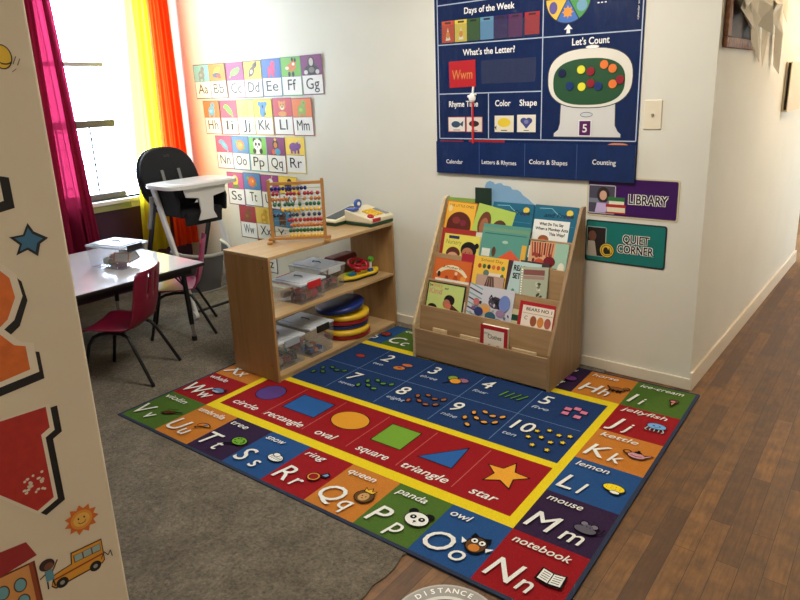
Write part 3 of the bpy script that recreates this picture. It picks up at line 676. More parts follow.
# ================================================================== ALPHABET CARDS on the back wall
def pic_of(L, a, w, y0, y1, cm):
    """simple animal drawing for a card, centred in the picture half"""
    cx, cy = w / 2, (y0 + y1) / 2
    body = {'A': (118, 140, 150), 'B': (60, 80, 130), 'C': (126, 186, 90), 'D': (96, 80, 62), 'E': (216, 60, 120), 'F': (206, 120, 50), 'G': (40, 38, 44), 'H': (90, 156, 190), 'I': (110, 190, 70), 'J': (220, 190, 90), 'K': (70, 140, 200), 'L': (214, 140, 70), 'M': (140, 170, 80), 'N': (90, 160, 200), 'O': (226, 130, 50), 'P': (236, 236, 232), 'Q': (200, 120, 60), 'R': (124, 70, 150), 'S': (232, 200, 50), 'T': (226, 120, 50), 'U': (236, 232, 240), 'V': (50, 46, 50), 'W': (120, 76, 44), 'X': (200, 160, 60), 'Y': (100, 66, 50), 'Z': (230, 230, 226)}[L]
    if L == 'P':
        for s in (-1, 1): a.ell(cx + s * .034, cy + .048, .022, .020, BLACK)
        a.ell(cx, cy + .012, .052, .044, body)
        for s in (-1, 1): a.ell(cx + s * .02, cy + .016, .013, .014, BLACK, rot=s * .5)
        a.ell(cx, cy - .006, .008, .005, BLACK); a.ell(cx, cy - .045, .05, .02, body)
        for s in (-1, 1): a.ell(cx + s * .04, cy - .04, .02, .022, BLACK)
    elif L == 'G':
        a.ell(cx, cy - .03, .075, .036, body); a.ell(cx, cy + .02, .036, .044, body); a.ell(cx, cy + .026, .022, .028, (196, 190, 186)); a.ell(cx, cy - .03, .03, .02, (120, 116, 116)); a.ell(cx - .06, cy - .045, .02, .016, (210, 206, 206)); a.ell(cx + .06, cy - .045, .02, .016, (210, 206, 206))
    elif L == 'D':
        a.ell(cx - .01, cy - .008, .045, .028, body, rot=.8); a.ell(cx + .028, cy + .036, .026, .02, body, rot=.4); a.ell(cx - .012, cy - .01, .02, .014, (206, 196, 180), rot=.8); a.ell(cx + .045, cy + .048, .012, .02, (60, 46, 40)); a.line([(cx - .03, cy - .03), (cx - .05, cy - .05)], .014, body)
    elif L == 'F':
        a.ell(cx + .005, cy - .0, .05, .03, body); a.ell(cx + .03, cy + .03, .028, .024, body); a.ell(cx + .03, cy + .022, .014, .011, WHITE); a.ell(cx - .04, cy - .005, .022, .012, (226, 220, 200)); a.ell(cx - .02, cy - .05, .014, .02, BLACK); a.ell(cx + .022, cy - .05, .014, .02, BLACK); a.ell(cx + .02, cy + .055, .01, .014, BLACK); a.ell(cx + .05, cy + .05, .01, .014, BLACK)
    elif L == 'R':
        a.ell(cx - .014, cy - .004, .05, .034, body); a.ell(cx + .035, cy + .006, .034, .028, body)
        for x in (-.04, .0, .036): a.rect(cx + x - .01, cy - .055, cx + x + .012, cy - .01, body)
        a.ell(cx + .05, cy + .035, .006, .014, (220, 214, 220)); a.ell(cx + .04, cy + .014, .004, .004, BLACK)
    elif L == 'K':
        a.ell(cx - .005, cy - .024, .036, .04, body); a.ell(cx, cy + .022, .04, .032, body); a.ell(cx - .038, cy + .038, .018, .018, body); a.ell(cx + .034, cy + .038, .018, .018, body); a.ell(cx, cy + .016, .009, .014, (30, 50, 90)); a.ell(cx + .02, cy - .04, .016, .012, (60, 130, 60))
    elif L == 'L':
        a.ell(cx, cy + .016, .038, .034, body); a.ell(cx - .03, cy + .044, .012, .012, body); a.ell(cx + .03, cy + .044, .012, .012, body); a.ell(cx, cy + .002, .02, .016, (240, 220, 190)); a.ell(cx, cy + .008, .009, .008, BLACK); a.ell(cx, cy - .045, .05, .02, body)
        for s in (-1, 1): a.ell(cx + s * .015, cy + .024, .004, .005, BLACK)
    elif L == 'Q':
        a.ell(cx, cy + .02, .036, .034, BLACK); a.ell(cx, cy + .014, .022, .024, body); a.ell(cx + .02, cy - .038, .034, .026, (60, 150, 190)); a.ell(cx - .028, cy - .04, .02, .022, (226, 100, 60)); a.star(cx, cy + .058, .018, (230, 190, 60), r=.5)
    elif L == 'S':
        a.ell(cx, cy + .005, .038, .046, body); a.ell(cx, cy - .045, .05, .014, (90, 140, 60))
    elif L in 'OT':
        a.ell(cx, cy, .05, .045, (220, 90, 50) if L == 'T' else body); a.ell(cx, cy, .034, .03, body if L == 'T' else (240, 160, 80)); a.ell(cx - .05, cy + .03, .016, .014, (90, 170, 90)); a.ell(cx + .05, cy - .02, .016, .012, (90, 170, 90))
        a.ell(cx + .012, cy + .004, .01, .01, (230, 200, 70))
    elif L == 'U':
        a.ell(cx, cy, .03, .04, body, rot=.5); a.ell(cx + .02, cy + .03, .024, .016, body, rot=-.4); a.line([(cx + .026, cy + .04), (cx + .04, cy + .072)], .008, (230, 200, 120))
    elif L in 'CIN':
        a.ell(cx, cy, .062, .026, body, rot=.3 if L == 'C' else -.7); a.ell(cx + .045 * (1 if L == 'C' else -1), cy + .022, .02, .016, body); a.line([(cx - .05, cy - .02), (cx - .068, cy - .045)] if L == 'C' else [(cx + .04, cy - .04), (cx + .05, cy - .06)], .014, body)
        a.ell(cx + .01, cy - .002, .03, .010, tuple(min(255, int(v * 1.15)) for v in body), rot=.3 if L == 'C' else -.7)
    elif L == 'B':
        a.ell(cx, cy + .015, .05, .022, (226, 190, 60), rot=.5); a.ell(cx - .01, cy - .02, .055, .02, (60, 80, 130)); a.ell(cx + .02, cy - .03, .03, .014, (190, 60, 50), rot=-.4)
    else:
        a.ell(cx, cy - .01, .044, .036, body); a.ell(cx + .02, cy + .035, .026, .024, body); a.ell(cx - .03, cy - .044, .012, .02, body); a.ell(cx + .024, cy - .044, .012, .02, body); a.ell(cx + .026, cy + .038, .004, .004, BLACK); a.ell(cx - .01, cy - .012, .02, .014, tuple(min(255, int(v * 1.2)) for v in body))
colsA = dict(A=((120, 196, 205), (90, 84, 92)), B=((230, 130, 60), (120, 90, 70)), C=((150, 60, 130), (170, 60, 120)), D=((238, 204, 70), (100, 96, 90)), E=((60, 110, 190), (60, 100, 170)), F=((110, 180, 70), (70, 150, 90)), G=((122, 46, 116), (110, 40, 100)),
 H=((226, 110, 60), (180, 90, 60)), I=((206, 60, 110), (160, 60, 90)), J=((196, 196, 110), (120, 150, 80)), K=((240, 206, 70), (200, 170, 60)), L=((196, 60, 80), (150, 50, 80)), M=((226, 120, 60), (150, 70, 80)),
 N=((200, 60, 120), (170, 50, 100)), O=((70, 130, 190), (60, 110, 170)), P=((110, 190, 70), (90, 160, 190)), Q=((130, 40, 110), (120, 40, 110)), R=((238, 206, 80), (225, 205, 100)),
 S=((190, 60, 130), (140, 50, 100)), T=((60, 120, 190), (70, 90, 140)), U=((150, 60, 140), (110, 60, 120)), V=((238, 200, 80), (200, 170, 80)),
 W=((160, 50, 60), (110, 40, 50)), X=((220, 190, 90), (190, 160, 90)), Y=((70, 140, 190), (80, 80, 110)), Z=((180, 60, 60), (70, 50, 60)))
colname = dict(A='teal', B='orange', C='magenta', D='yellow', E='blue', F='green', G='purple', H='orange', I='magenta', J='olive', K='yellow', L='red', M='orange', N='magenta', O='blue', P='green', Q='purple', R='yellow', S='magenta', T='blue', U='purple', V='yellow', W='dark red', X='yellow', Y='blue', Z='red')
CDW, CDH = .2228, .2856
rows = [('ABCDEFG', -2.100, 1.916), ('HIJKLM', -2.010, 1.620), ('NOPQR', -1.899, 1.3235), ('STUV', -1.791, 1.018), ('WXY', -1.668, .735), ('Z', -1.452, .452)]
for rr, (ls, x0, zt) in enumerate(rows):
    for k, L in enumerate(ls):
        mb = MB(); bc, fc = colsA[L]
        jx = random.uniform(-.003, .003); jz = random.uniform(-.004, .004); tilt = random.uniform(-.012, .012)
        # card sheet: its free edges lift slightly off the wall
        w, h = CDW - .003, CDH - .002
        o = bpy.data
        M = Matrix.Identity(4)
        mb.lohi((0, 0, -.0012), (w, h, .0002), flat(fc, .5))
        a = Art(mb, M, dz=.00018, w0=.0002, inkf=lambda c: flat(c, .5))
        a.rect(.007, h * .5, w - .007, h - .007, bc); a.w -= a.dz; a.rect(.007, .007, w - .007, h * .5, (232, 232, 232))
        pic_of(L, a, w, h * .5, h - .01, fc)
        a.text(L + L.lower(), w / 2, h * .5 * .30, .082, (28, 30, 36), align='c', width=.135 if L not in 'IJLFT' else .09, bold=-.008)
        a.line([(.012, h * .5), (w - .012, h * .5)], .003, (60, 50, 60))
        obj = mb.build('alphabet_card')
        R = frameM((x0 + CDW * k + jx, YW - .003 - .0012 * (k % 2), zt - h + jz), (1, 0, tilt), (0, 0, 1))
        obj.matrix_world = R @ Matrix.Rotation(random.uniform(.0, .03), 4, 'X')
        where = {0: 'top row', 1: 'second row', 2: 'third row', 3: 'fourth row', 4: 'fifth row', 5: 'alone below the others'}[rr]
        extra = {'U': ', half behind the abacus', 'V': ', behind the abacus top', 'X': ', beside the abacus', 'Y': ', seen through the abacus', 'Z': ', seen inside the shelf'}.get(L, '')
        tag(obj, 'alphabet card %s%s with %s picture background, %s%s' % (L, L.lower(), colname[L], where, extra), 'alphabet card', 'alphabet cards on the wall')

# ================================================================== POCKET CHART
X0, X1, ZB, ZT = .452, 1.752, 1.112, 2.32
vinyl = mat('navy_vinyl', (18, 38, 84), .26, var=.06, vscale=5, bump=1.0, bscale=5, coat=.3, stretch=(3, 1, .8))
pocket_v = mat('navy_pocket_vinyl', (20, 44, 94), .22, var=.10, vscale=6, bump=1.0, bscale=7, coat=.4, stretch=(3, 1, .8))
CH_ = thing('pocket_chart', 'large navy classroom pocket chart hanging above the bookshelf', 'wall chart', ((X0 + X1) / 2, YW, ZB))
cx0 = (X0 + X1) / 2
def chM(y=.008): return frameM((-cx0, -y, -ZB), (1, 0, 0), (0, 0, 1))   # art in world x,z
mb = MB(); mb.lohi((X0 - cx0, -.006, 0), (X1 - cx0, -.001, ZT - ZB), vinyl)
bp_ = mb.build('backing', CH_, bevel=.002)
mb = MB(); a = Art(mb, chM(.0062), dz=.00012, w0=.0001)
LW = .006; LC = (176, 190, 214)
def seg(x0, z0, x1, z1): a.line([(x0, z0), (x1, z1)], LW, LC); a.w -= a.dz
seg(.475, 1.335, 1.741, 1.337); seg(.475, 1.335, .475, 2.30); seg(1.741, 1.337, 1.741, 2.30); seg(1.19, 1.335, 1.19, 2.30)
seg(.475, 1.907, 1.741, 1.898); seg(.475, 1.612, 1.19, 1.611); seg(.839, 1.335, .839, 1.611); seg(.475, 2.138, 1.19, 2.142); seg(.475, 2.30, 1.741, 2.30)
mb.build('grid_lines', CH_)
mb = MB(); a = Art(mb, chM(.0062), dz=.00012, w0=.0001)
TW = (236, 236, 236)
for st_, hx_, hz_, hc_, hw_ in (('Days of the Week', .672, 2.075, .036, .337), ("What's the Letter?", .66, 1.836, .037, .355), ('Rhyme Time', .552, 1.532, .036, .212), ('Color', .886, 1.532, .036, .103), ('Shape', 1.05, 1.532, .036, .11), ("Let's Count", 1.366, 1.848, .037, .208), ('...', 1.50, 2.05, .03, .05)):
    mb = MB(); a = Art(mb, chM(.0062), dz=.00012, w0=.0001); a.text(st_, hx_, hz_, hc_, TW, width=hw_, bold=.02); mb.build('heading', CH_)
# bottom pocket
pk = MB(); pk.lohi((X0 - cx0 + .004, -.020, .004), (X1 - cx0 - .004, -.014, .205), pocket_v)
a = Art(pk, chM(.0202), dz=.00012, w0=.0001)
for x in (.78, 1.095, 1.42): a.line([(x, ZB + .006), (x, ZB + .203)], .003, (60, 90, 150))
a.text('Calendar', .533, 1.178, .026, TW, width=.125, bold=.01); a.text('Letters & Rhymes', .799, 1.184, .026, TW, width=.24, bold=.01); a.text('Colors & Shapes', 1.125, 1.196, .027, TW, width=.24, bold=.01); a.text('Counting', 1.513, 1.208, .028, TW, width=.132, bold=.01)
pk.build('storage_pocket', CH_, bevel=.002)
# weather wheel, partly above the frame
mb = MB(); a = Art(mb, chM(.0066), dz=.00015, w0=.0001)
wx, wz = 1.335, 2.095; a.ell(wx, wz, .132, .132, (20, 24, 40), n=40)
for k, c in enumerate(((60, 110, 190), (70, 150, 80), (60, 90, 160), (200, 90, 50), (222, 110, 50), (230, 190, 70))):
    t0 = -PI / 2 - .52 + k * PI / 3
    a.poly([(wx, wz)] + [(wx + .127 * math.cos(t0 + i * PI / 30), wz + .127 * math.sin(t0 + i * PI / 30)) for i in range(11)], c)
    a.w -= a.dz
a.w += a.dz; a.star(wx, 2.022, .034, (236, 150, 50), r=.6, n=8); a.ell(wx - .085, 2.05, .024, .032, (90, 80, 150)); a.ell(wx + .08, 2.05, .03, .03, (110, 160, 190)); a.ell(wx + .09, 2.09, .02, .016, (200, 210, 220))
for k in range(6):
    t0 = -PI / 2 - .52 + k * PI / 3; a.line([(wx, wz), (wx + .13 * math.cos(t0), wz + .13 * math.sin(t0))], .005, (20, 24, 40)); a.w -= a.dz
mb.build('weather_wheel', CH_)
mb = MB(); a = Art(mb, chM(.0066), dz=.00015, w0=.0001)
a.poly([(1.341, 1.960), (1.316, 1.932), (1.332, 1.934), (1.330, 1.912), (1.352, 1.912), (1.350, 1.934), (1.366, 1.932)], TW); mb.build('arrow_mark', CH_)
# gumball style counting jar drawing
mb = MB(); a = Art(mb, chM(.0066), dz=.00015, w0=.0001)
a.poly([(1.307, 1.56), (1.623, 1.56), (1.628, 1.42), (1.645, 1.385), (1.662, 1.372), (1.662, 1.352), (1.266, 1.352), (1.266, 1.372), (1.292, 1.392), (1.302, 1.43)], (40, 44, 56))
a.poly([(1.311, 1.56), (1.619, 1.56), (1.623, 1.42), (1.640, 1.388), (1.657, 1.374), (1.657, 1.357), (1.271, 1.357), (1.271, 1.374), (1.297, 1.395), (1.307, 1.43)], (206, 206, 206))
def squ(cx, cz, rx_, rz_, p=2.6, n=44):
    return [(cx + rx_ * math.copysign(abs(math.cos(t)) ** (2 / p), math.cos(t)), cz + rz_ * math.copysign(abs(math.sin(t)) ** (2 / p), math.sin(t))) for t in [2 * PI * i / n for i in range(n)]]
a.poly(squ(1.468, 1.672, .243, .160), (40, 44, 56)); a.poly(squ(1.468, 1.672, .238, .155), (222, 218, 208)); a.poly(squ(1.464, 1.653, .204, .123), (22, 74, 40))
a.ell(1.462, 1.478, .036, .014, (60, 60, 70)); a.ell(1.462, 1.478, .033, .011, (196, 204, 210)); a.ell(1.482, 1.835, .04, .012, (60, 60, 70)); a.ell(1.482, 1.833, .037, .009, TW)
a.rect(1.418, 1.36, 1.494, 1.450, (226, 226, 232))
mb.build('counting_jar_picture', CH_)
mb = MB(); mb.lohi((.79 - cx0, -.008, 1.665 - ZB), (1.15 - cx0, -.0065, 1.80 - ZB), clear_plastic('clear_vinyl', (246, 248, 252), .015)); mb.build('clear_pocket', CH_)
mb = MB(); mb.lohi((.50 - cx0, -.011, 1.915 - ZB), (1.17 - cx0, -.010, 2.02 - ZB), clear_plastic('clear_vinyl', (246, 248, 252), .015)); mb.build('clear_pocket', CH_)
# wheel side small print
mb = MB(); a = Art(mb, chM(.0066), dz=.00015, w0=.0001)
a.text('calendar set', 1.722, 1.95, .010, TW, width=.10, rot=PI / 2); mb.build('small_print', CH_)

def chart_card(x0, z0, x1, z1, c, label, cat='card', name='day_card', group=None, art=None, y=.0095, rot=0):
    mb = MB(); w, h = x1 - x0, z1 - z0
    mb.lohi((0, 0, -.0008), (w, h, 0), flat(c, .4)); a = Art(mb, Matrix.Identity(4), dz=.00012, w0=.0001)
    if art: art(a, w, h)
    o = mb.build(name); o.matrix_world = frameM((x0, YW - y, z0), (1, 0, rot), (0, 0, 1))
    return tag(o, label, cat, group)
def slot(a, w, h): a.rrect(w * .25, h * .86, w * .75, h * .95, .004, (30, 20, 40))
def sunny(a, w, h): a.rrect(w * .25, h * .86, w * .75, h * .95, .004, (60, 40, 40)); a.poly([(w * .3, h * .1), (w * .7, h * .1), (w * .5, h * .7)], (236, 226, 200)); a.ell(w * .5, h * .35, w * .15, h * .15, (226, 150, 60))
dn = [('orange', (206, 84, 50)), ('yellow', (226, 200, 80)), ('olive green', (56, 92, 36)), ('light blue', (100, 150, 180)), ('dark purple', (48, 26, 84)), ('plum', (92, 30, 84)), ('red', (168, 40, 44))]
dx = [.509, .604, .691, .785, .878, .973, 1.078]
for k, (nm, c) in enumerate(dn):
    chart_card(dx[k], 1.918 + (.006 if k == 6 else 0), dx[k] + (.09 if k < 6 else .092), 2.044, c, '%s weekday card in the days of the week pocket' % nm, group='weekday cards in the pocket chart', art=sunny if k in (0, 1) else slot)
chart_card(.560, 1.648, .752, 1.805, (184, 28, 38), 'red card lettered Mm under the letter heading', name='letter_card', art=lambda a, w, h: a.text('Wwm', w * .12, h * .30, .06, (214, 140, 70), width=w * .76, shear=.1), rot=.02)
def fishp(a, w, h): a.rect(.004, .004, w - .004, h - .004, (226, 222, 214)); a.ell(w * .45, h * .5, w * .26, h * .22, (50, 70, 100)); a.poly([(w * .65, h * .5), (w * .9, h * .75), (w * .85, h * .35)], (50, 70, 100)); a.rect(w * .3, h * .1, w * .7, h * .14, BLACK)
def bugp(a, w, h): a.rect(.004, .004, w - .004, h - .004, (226, 216, 206)); a.ell(w * .48, h * .55, w * .32, h * .2, (50, 26, 30)); a.rect(w * .3, h * .1, w * .7, h * .14, BLACK)
def yelp(a, w, h): a.ell(w * .5, h * .58, w * .34, h * .28, (226, 196, 50)); a.rect(w * .34, h * .08, w * .66, h * .13, BLACK); a.poly([(0, h * .3), (w * .1, h * .4), (w * .08, h * .1)], BLACK)
def heap(a, w, h):
    a.ell(w * .36, h * .66, w * .18, h * .17, (60, 64, 130)); a.ell(w * .64, h * .66, w * .18, h * .17, (60, 64, 130)); a.poly([(w * .2, h * .6), (w * .5, h * .2), (w * .8, h * .6)], (60, 64, 130)); a.ell(w * .5, h * .6, w * .12, h * .12, (120, 124, 170)); a.rect(w * .36, h * .08, w * .64, h * .12, BLACK)
chart_card(.545, 1.378, .673, 1.470, (206, 120, 120), 'picture card with a dark blue fish under the rhyme heading', name='picture_card', art=fishp)
chart_card(.681, 1.377, .797, 1.470, (206, 120, 120), 'picture card with a dark oval under the rhyme heading', name='picture_card', art=bugp)
chart_card(.884, 1.379, 1.013, 1.476, (226, 218, 196), 'picture card with a yellow splash under the colour heading', name='picture_card', art=yelp)
chart_card(1.036, 1.380, 1.157, 1.480, (228, 222, 208), 'picture card with a blue heart under the shape heading', name='picture_card', art=heap)
chart_card(1.424, 1.366, 1.488, 1.444, (84, 22, 84), 'small purple number 5 card below the counting jar', name='number_card', art=lambda a, w, h: a.text('5', w / 2, h * .22, .045, TW, align='c', bold=.02))
chart_card(.483, 1.20, .66, 1.323, (150, 26, 34), 'red card poking out of the left storage pocket', name='spare_card', y=.0125)
chart_card(.70, 1.20, .954, 1.331, (160, 28, 36), 'red card poking out of the letters pocket', name='spare_card', y=.0125)
mb = MB(); mb.prism(squ(1.647, 1.29, .066, .036, 3), -(YW - .009), -(YW - .012), flat((224, 136, 80)), axis=1)
o = mb.build('spare_card'); o.data.transform(Matrix.Scale(-1, 4, (0, 1, 0))); o.data.flip_normals(); tag(o, 'orange card poking out of the counting pocket', 'card')
chips = [(1.424, 1.718, 'y'), (1.478, 1.707, 'r'), (1.552, 1.739, 'o'), (1.599, 1.717, 'o'), (1.641, 1.658, 'r'), (1.603, 1.637, 'o'), (1.481, 1.645, 'r'), (1.430, 1.628, 'y'), (1.360, 1.633, 'b'), (1.524, 1.628, 'b'), (1.313, 1.703, 'n')]
cc = {'y': ('yellow', (226, 220, 60)), 'r': ('dark red', (140, 26, 44)), 'o': ('orange', (226, 120, 56)), 'b': ('blue', (24, 50, 110)), 'n': ('navy', (16, 26, 70))}
lab = ['upper yellow', 'upper dark red', 'left of the two top orange', 'right of the two top orange', 'rightmost dark red', 'lowest orange', 'lower middle dark red', 'lower yellow', 'left lower blue', 'right lower blue', 'upper left navy']
for (x, z, k), l in zip(chips, lab):
    mb = MB(); mb.cyl((0, 0, 0), (0, -.004, 0), .0225, flat(cc[k][1], .4), n=24)
    tag(mb.build('counting_disc', loc=(x, YW - .0085, z), bevel=.001), l + ' counting disc on the green jar picture', 'counting disc', 'counting discs on the pocket chart')
# white pointing hand on red stick
ph = thing('hand_pointer', 'white pointing hand on a red stick hanging on the pocket chart', 'pointer', (.738, YW - .024, 1.31))
mb = MB(); mb.cyl((0, 0, -.0), (-.002, 0, .25), .007, flat((190, 30, 44), .35)); mb.build('stick', ph)
mb = MB(); mb.ball((-.004, 0, .275), .026, M_white, n=14, sc=(1, .45, 1.1)); mb.build('palm', ph)
mb = MB(); mb.tube([(-.002, 0, .29), (.002, 0, .315), (.005, 0, .34)], .007, M_white); mb.build('pointing_finger', ph)
mb = MB(); mb.tube([(-.02, 0, .28), (-.034, -.002, .285)], .008, M_white); mb.build('thumb', ph)
mb = MB(); mb.tube([(.014, -.003, .29), (.024, -.004, .297)], .007, M_white); mb.build('folded_finger', ph)

# ================================================================== WALL SIGNS + SWITCH
def sign(name, label, x0, z0, x1, z1, base, rim, art, r=.012, y=.003, tilt=0.0):
    t = thing(name, label, 'sign', (x0, YW, z0), rot=(0, -tilt, 0)); w, h = x1 - x0, z1 - z0
    mb = MB(); a = Art(mb, frameM((0, -y, 0), (1, 0, 0), (0, 0, 1)), dz=.0002, w0=.0001)
    pts = []
    for cxx, czz, q in ((w - r, h - r, 0), (r, h - r, 1), (r, r, 2), (w - r, r, 3)):
        for i in range(5):
            tt = PI / 2 * (q + i / 4); pts.append((cxx + r * math.cos(tt), czz + r * math.sin(tt)))
    mb.prism(pts, -y, -.0005, flat(rim, .35), axis=1)
    a.rrect(.008, .008, w - .008, h - .008, r * .8, flat(base, .3)); art(a, w, h)
    mb.build('sign_board', t); return t
def outl(a, s, x, y, cap, w, align='l'):
    a.text(s, x, y, cap, WHITE, width=w, align=align, bold=.05); a.text(s, x, y, cap, (24, 20, 30), width=w - .006, align=align, bold=.0)
def art_lib(a, w, h):
    a.rrect(.008, .014, .165, .176, .01, (196, 190, 200)); a.rect(.013, .02, .160, .171, (70, 66, 84))
    a.rect(.013, .075, .16, .10, (120, 126, 140)); a.ell(.095, .12, .036, .046, (36, 26, 30)); a.ell(.095, .118, .021, .027, (206, 160, 136)); a.poly([(.05, .02), (.06, .08), (.13, .08), (.15, .02)], (120, 110, 150)); a.poly([(.05, .022), (.06, .076), (.125, .072), (.115, .022)], (196, 176, 220))
    a.rect(.12, .026, .222, .060, (226, 216, 186)); a.rect(.112, .055, .225, .072, (176, 40, 40)); a.rect(.112, .020, .225, .028, (176, 40, 40)); a.rect(.13, .072, .215, .092, (230, 226, 200)); a.rect(.122, .090, .218, .112, (40, 110, 60))
    a.text('LIBRARY', .240, .082, .052, WHITE, width=.205, bold=.075); a.text('LIBRARY', .240, .082, .052, (30, 14, 44), width=.205, bold=.02)
sign('library_sign', 'purple LIBRARY sign with a reading child photo on the wall', 1.482, .918, 1.984, 1.14, (62, 22, 92), (206, 196, 160), art_lib, y=.003)
def art_q(a, w, h):
    a.rrect(.006, .03, .122, .205, .01, (150, 180, 180)); a.rect(.010, .034, .117, .2, (34, 26, 28)); a.ell(.04, .15, .024, .03, (120, 80, 66)); a.poly([(.01, .034), (.015, .12), (.055, .12), (.07, .034)], (190, 180, 166))
    a.ell(.128, .072, .044, .044, (24, 30, 30), n=28); a.ell(.128, .072, .040, .040, (222, 186, 60), n=28); a.ell(.128, .072, .033, .033, (24, 30, 30), n=28); a.ell(.128, .072, .030, .030, (222, 186, 60), n=28); a.ell(.122, .070, .014, .021, (40, 34, 20)); a.poly([(.125, .05), (.15, .055), (.143, .09)], (40, 34, 20))
    for s, x, y, ww in (('QUIET', .218, .128, .142), ('CORNER', .190, .070, .196)):
        a.text(s, x, y, .046, WHITE, width=ww, bold=.08); a.text(s, x, y, .046, (20, 30, 34), width=ww, bold=.022)
sign('quiet_corner_sign', 'teal QUIET CORNER sign on the wall below the purple sign', 1.484, .650, 1.935, .892, (26, 118, 114), (36, 44, 50), art_q, r=.014, y=.003)
sw = thing('light_switch', 'cream light switch plate beside the pocket chart', 'light switch', (1.821, YW, 1.475))
mb = MB(); mb.lohi((-.045, -.006, -.075), (.045, -.0005, .075), mat('ivory_plastic', (226, 216, 194), .35)); mb.build('plate', sw, bevel=.003)
mb = MB(); mb.lohi((-.006, -.016, -.006), (.006, -.006, .006), mat('ivory_toggle', (150, 140, 125), .35)); mb.build('toggle', sw, bevel=.002)


# ================================================================== LOW WOODEN SHELF
SX0, SX1, SY0, SY1, SH = -.262, .140, .412, 1.545, .766
sh = thing('low_shelf', 'low open plywood shelf standing on the rug corner by the wall', 'shelf', ((SX0 + SX1) / 2, (SY0 + SY1) / 2, 0))
cxs, cys = (SX0 + SX1) / 2, (SY0 + SY1) / 2; hx, hy = (SX1 - SX0) / 2, (SY1 - SY0) / 2
mb = MB(); mb.lohi((-hx, -hy, SH - .020), (hx, hy, SH), M_plyy); mb.build('shelf_top', sh, bevel=.003)
for nm, y0, y1 in (('side_panel', -hy + .001, -hy + .019), ('side_panel', hy - .019, hy - .001)):
    mb = MB(); mb.lohi((-hx + .002, y0, .0006), (hx - .002, y1, SH - .020), M_plyz); mb.build(nm, sh, bevel=.002)
mb = MB(); mb.lohi((-hx + .004, -hy + .019, .386), (hx - .004, hy - .019, .402), M_plyy); mb.build('middle_board', sh, bevel=.002)
mb = MB(); mb.lohi((-hx + .004, -hy + .019, .022), (hx - .004, hy - .019, .040), M_plyy); mb.build('bottom_board', sh, bevel=.002)
mb = MB(); mb.lohi((hx - .03, -hy + .019, .0006), (hx - .012, hy - .019, .022), M_edge); mb.build('toe_rail', sh)
for z in (.10, .38, .70):
    mb = MB()
    mb.cyl((hx - .05, -hy + .0012, z), (hx - .05, -hy - .0012, z), .005, M_chrome, n=10); mb.build('screw', sh)

# ================================================================== BOOK DISPLAY
BX0, BX1, BYF, BYB = .563, 1.502, 1.168, 1.60
bk = thing('book_display', 'plywood sloping book display rack standing on the rug under the chart', 'bookshelf', ((BX0 + BX1) / 2, BYF, 0))
bcx = (BX0 + BX1) / 2; bh = (BX1 - BX0) / 2
prof = [(0, .0006), (0, .215), (.022, .262), (.375, .965), (.395, .975), (.427, .975), (.427, .0006)]
for s in (-1, 1):
    mb = MB(); mb.prism(prof, s * bh - (.018 if s > 0 else 0), s * bh + (0 if s > 0 else .018), plywood('display_side', (156, 128, 94), 2) if s > 0 else M_edge, axis=0); mb.build('side_panel', bk, bevel=.002)
def bslab(name, y0, y1, z0, z1, m=None):
    mb = MB(); mb.lohi((-bh + .018, y0, z0), (bh - .018, y1, z1), m or M_plyd); return mb.build(name, bk, bevel=.002)
bslab('front_lip', .001, .013, .012, .197)
bslab('bin_floor', .013, .41, .03, .042)
# four stepped tiers: a front panel each, book pocket behind it
tiers = [(.070, .06, .333), (.146, .20, .487), (.222, .34, .640), (.298, .48, .785)]
for y, z0, z1 in tiers:
    mb = MB(); yl = y - (z1 - z0) * (.25 if z1 > .4 else .12); mb.prism([(yl, z0), (yl + .010, z0), (y + .010, z1), (y, z1)], -bh + .018, bh - .018, M_plyd, axis=0); mb.build('tier_panel', bk, bevel=.002)
    bslab('tier_ledge', y - .005 if z1 > .4 else y + .002, y + .055, z1 - .115, z1 - .107)
bslab('back_panel', .412, .424, .03, .93)

def book(label, x0, x1, zb, zt, tier, art, base, tilt=0, th=.012, yoff=0, name='picture_book', lean=None, pages=True, rim=None):
    """book standing in tier k, its cover facing the room, leaning back; zb/zt are heights of the visible-cover drawing"""
    ty = [0.0, *[t[0] for t in tiers]][tier]
    lean = math.radians(18) if lean is None else lean
    y = BYF + ty + .04 + yoff
    if tier:
        zl = tiers[tier - 1][2]
        if tier == 1: zb = .290; yoff += .024
        y = BYF + ty + .015 + yoff * .35 - (zl - zb) * math.tan(lean)
    w = x1 - x0; h = (zt - zb) / math.cos(lean)
    t = thing(name, label, 'book', (x0, y, zb), rot=(-lean, tilt, 0), group='picture books in the display')
    mb = MB(); mb.lohi((0, 0, 0), (w, .0015, h), flat(base, .35))
    a = Art(mb, frameM((0, 0, 0), (1, 0, 0), (0, 0, 1)), dz=.00016, w0=.0001, inkf=lambda c: flat(c, .35)); art(a, w, h); mb.build('front_cover', t)
    mb = MB(); mb.lohi((.002, .0015, .003), (w - .003, th - .0015, h - .003), flat((232, 226, 210), .8)); mb.build('pages', t)
    mb = MB(); mb.lohi((0, th - .0015, 0), (w, th, h), flat(base, .35)); mb.lohi((-.0015, 0, 0), (0, th, h), flat(base, .35)); mb.build('back_cover', t)
    return t
def lines(a, strs, x, y, cap, dy, c, w=None, bold=.02, align='l', widths=None):
    for i, s in enumerate(strs): a.text(s, x if not isinstance(x, list) else x[i], y - i * dy, cap, c, width=(widths[i] if widths else None), bold=bold, align=align); a.w -= a.dz
    a.w += a.dz
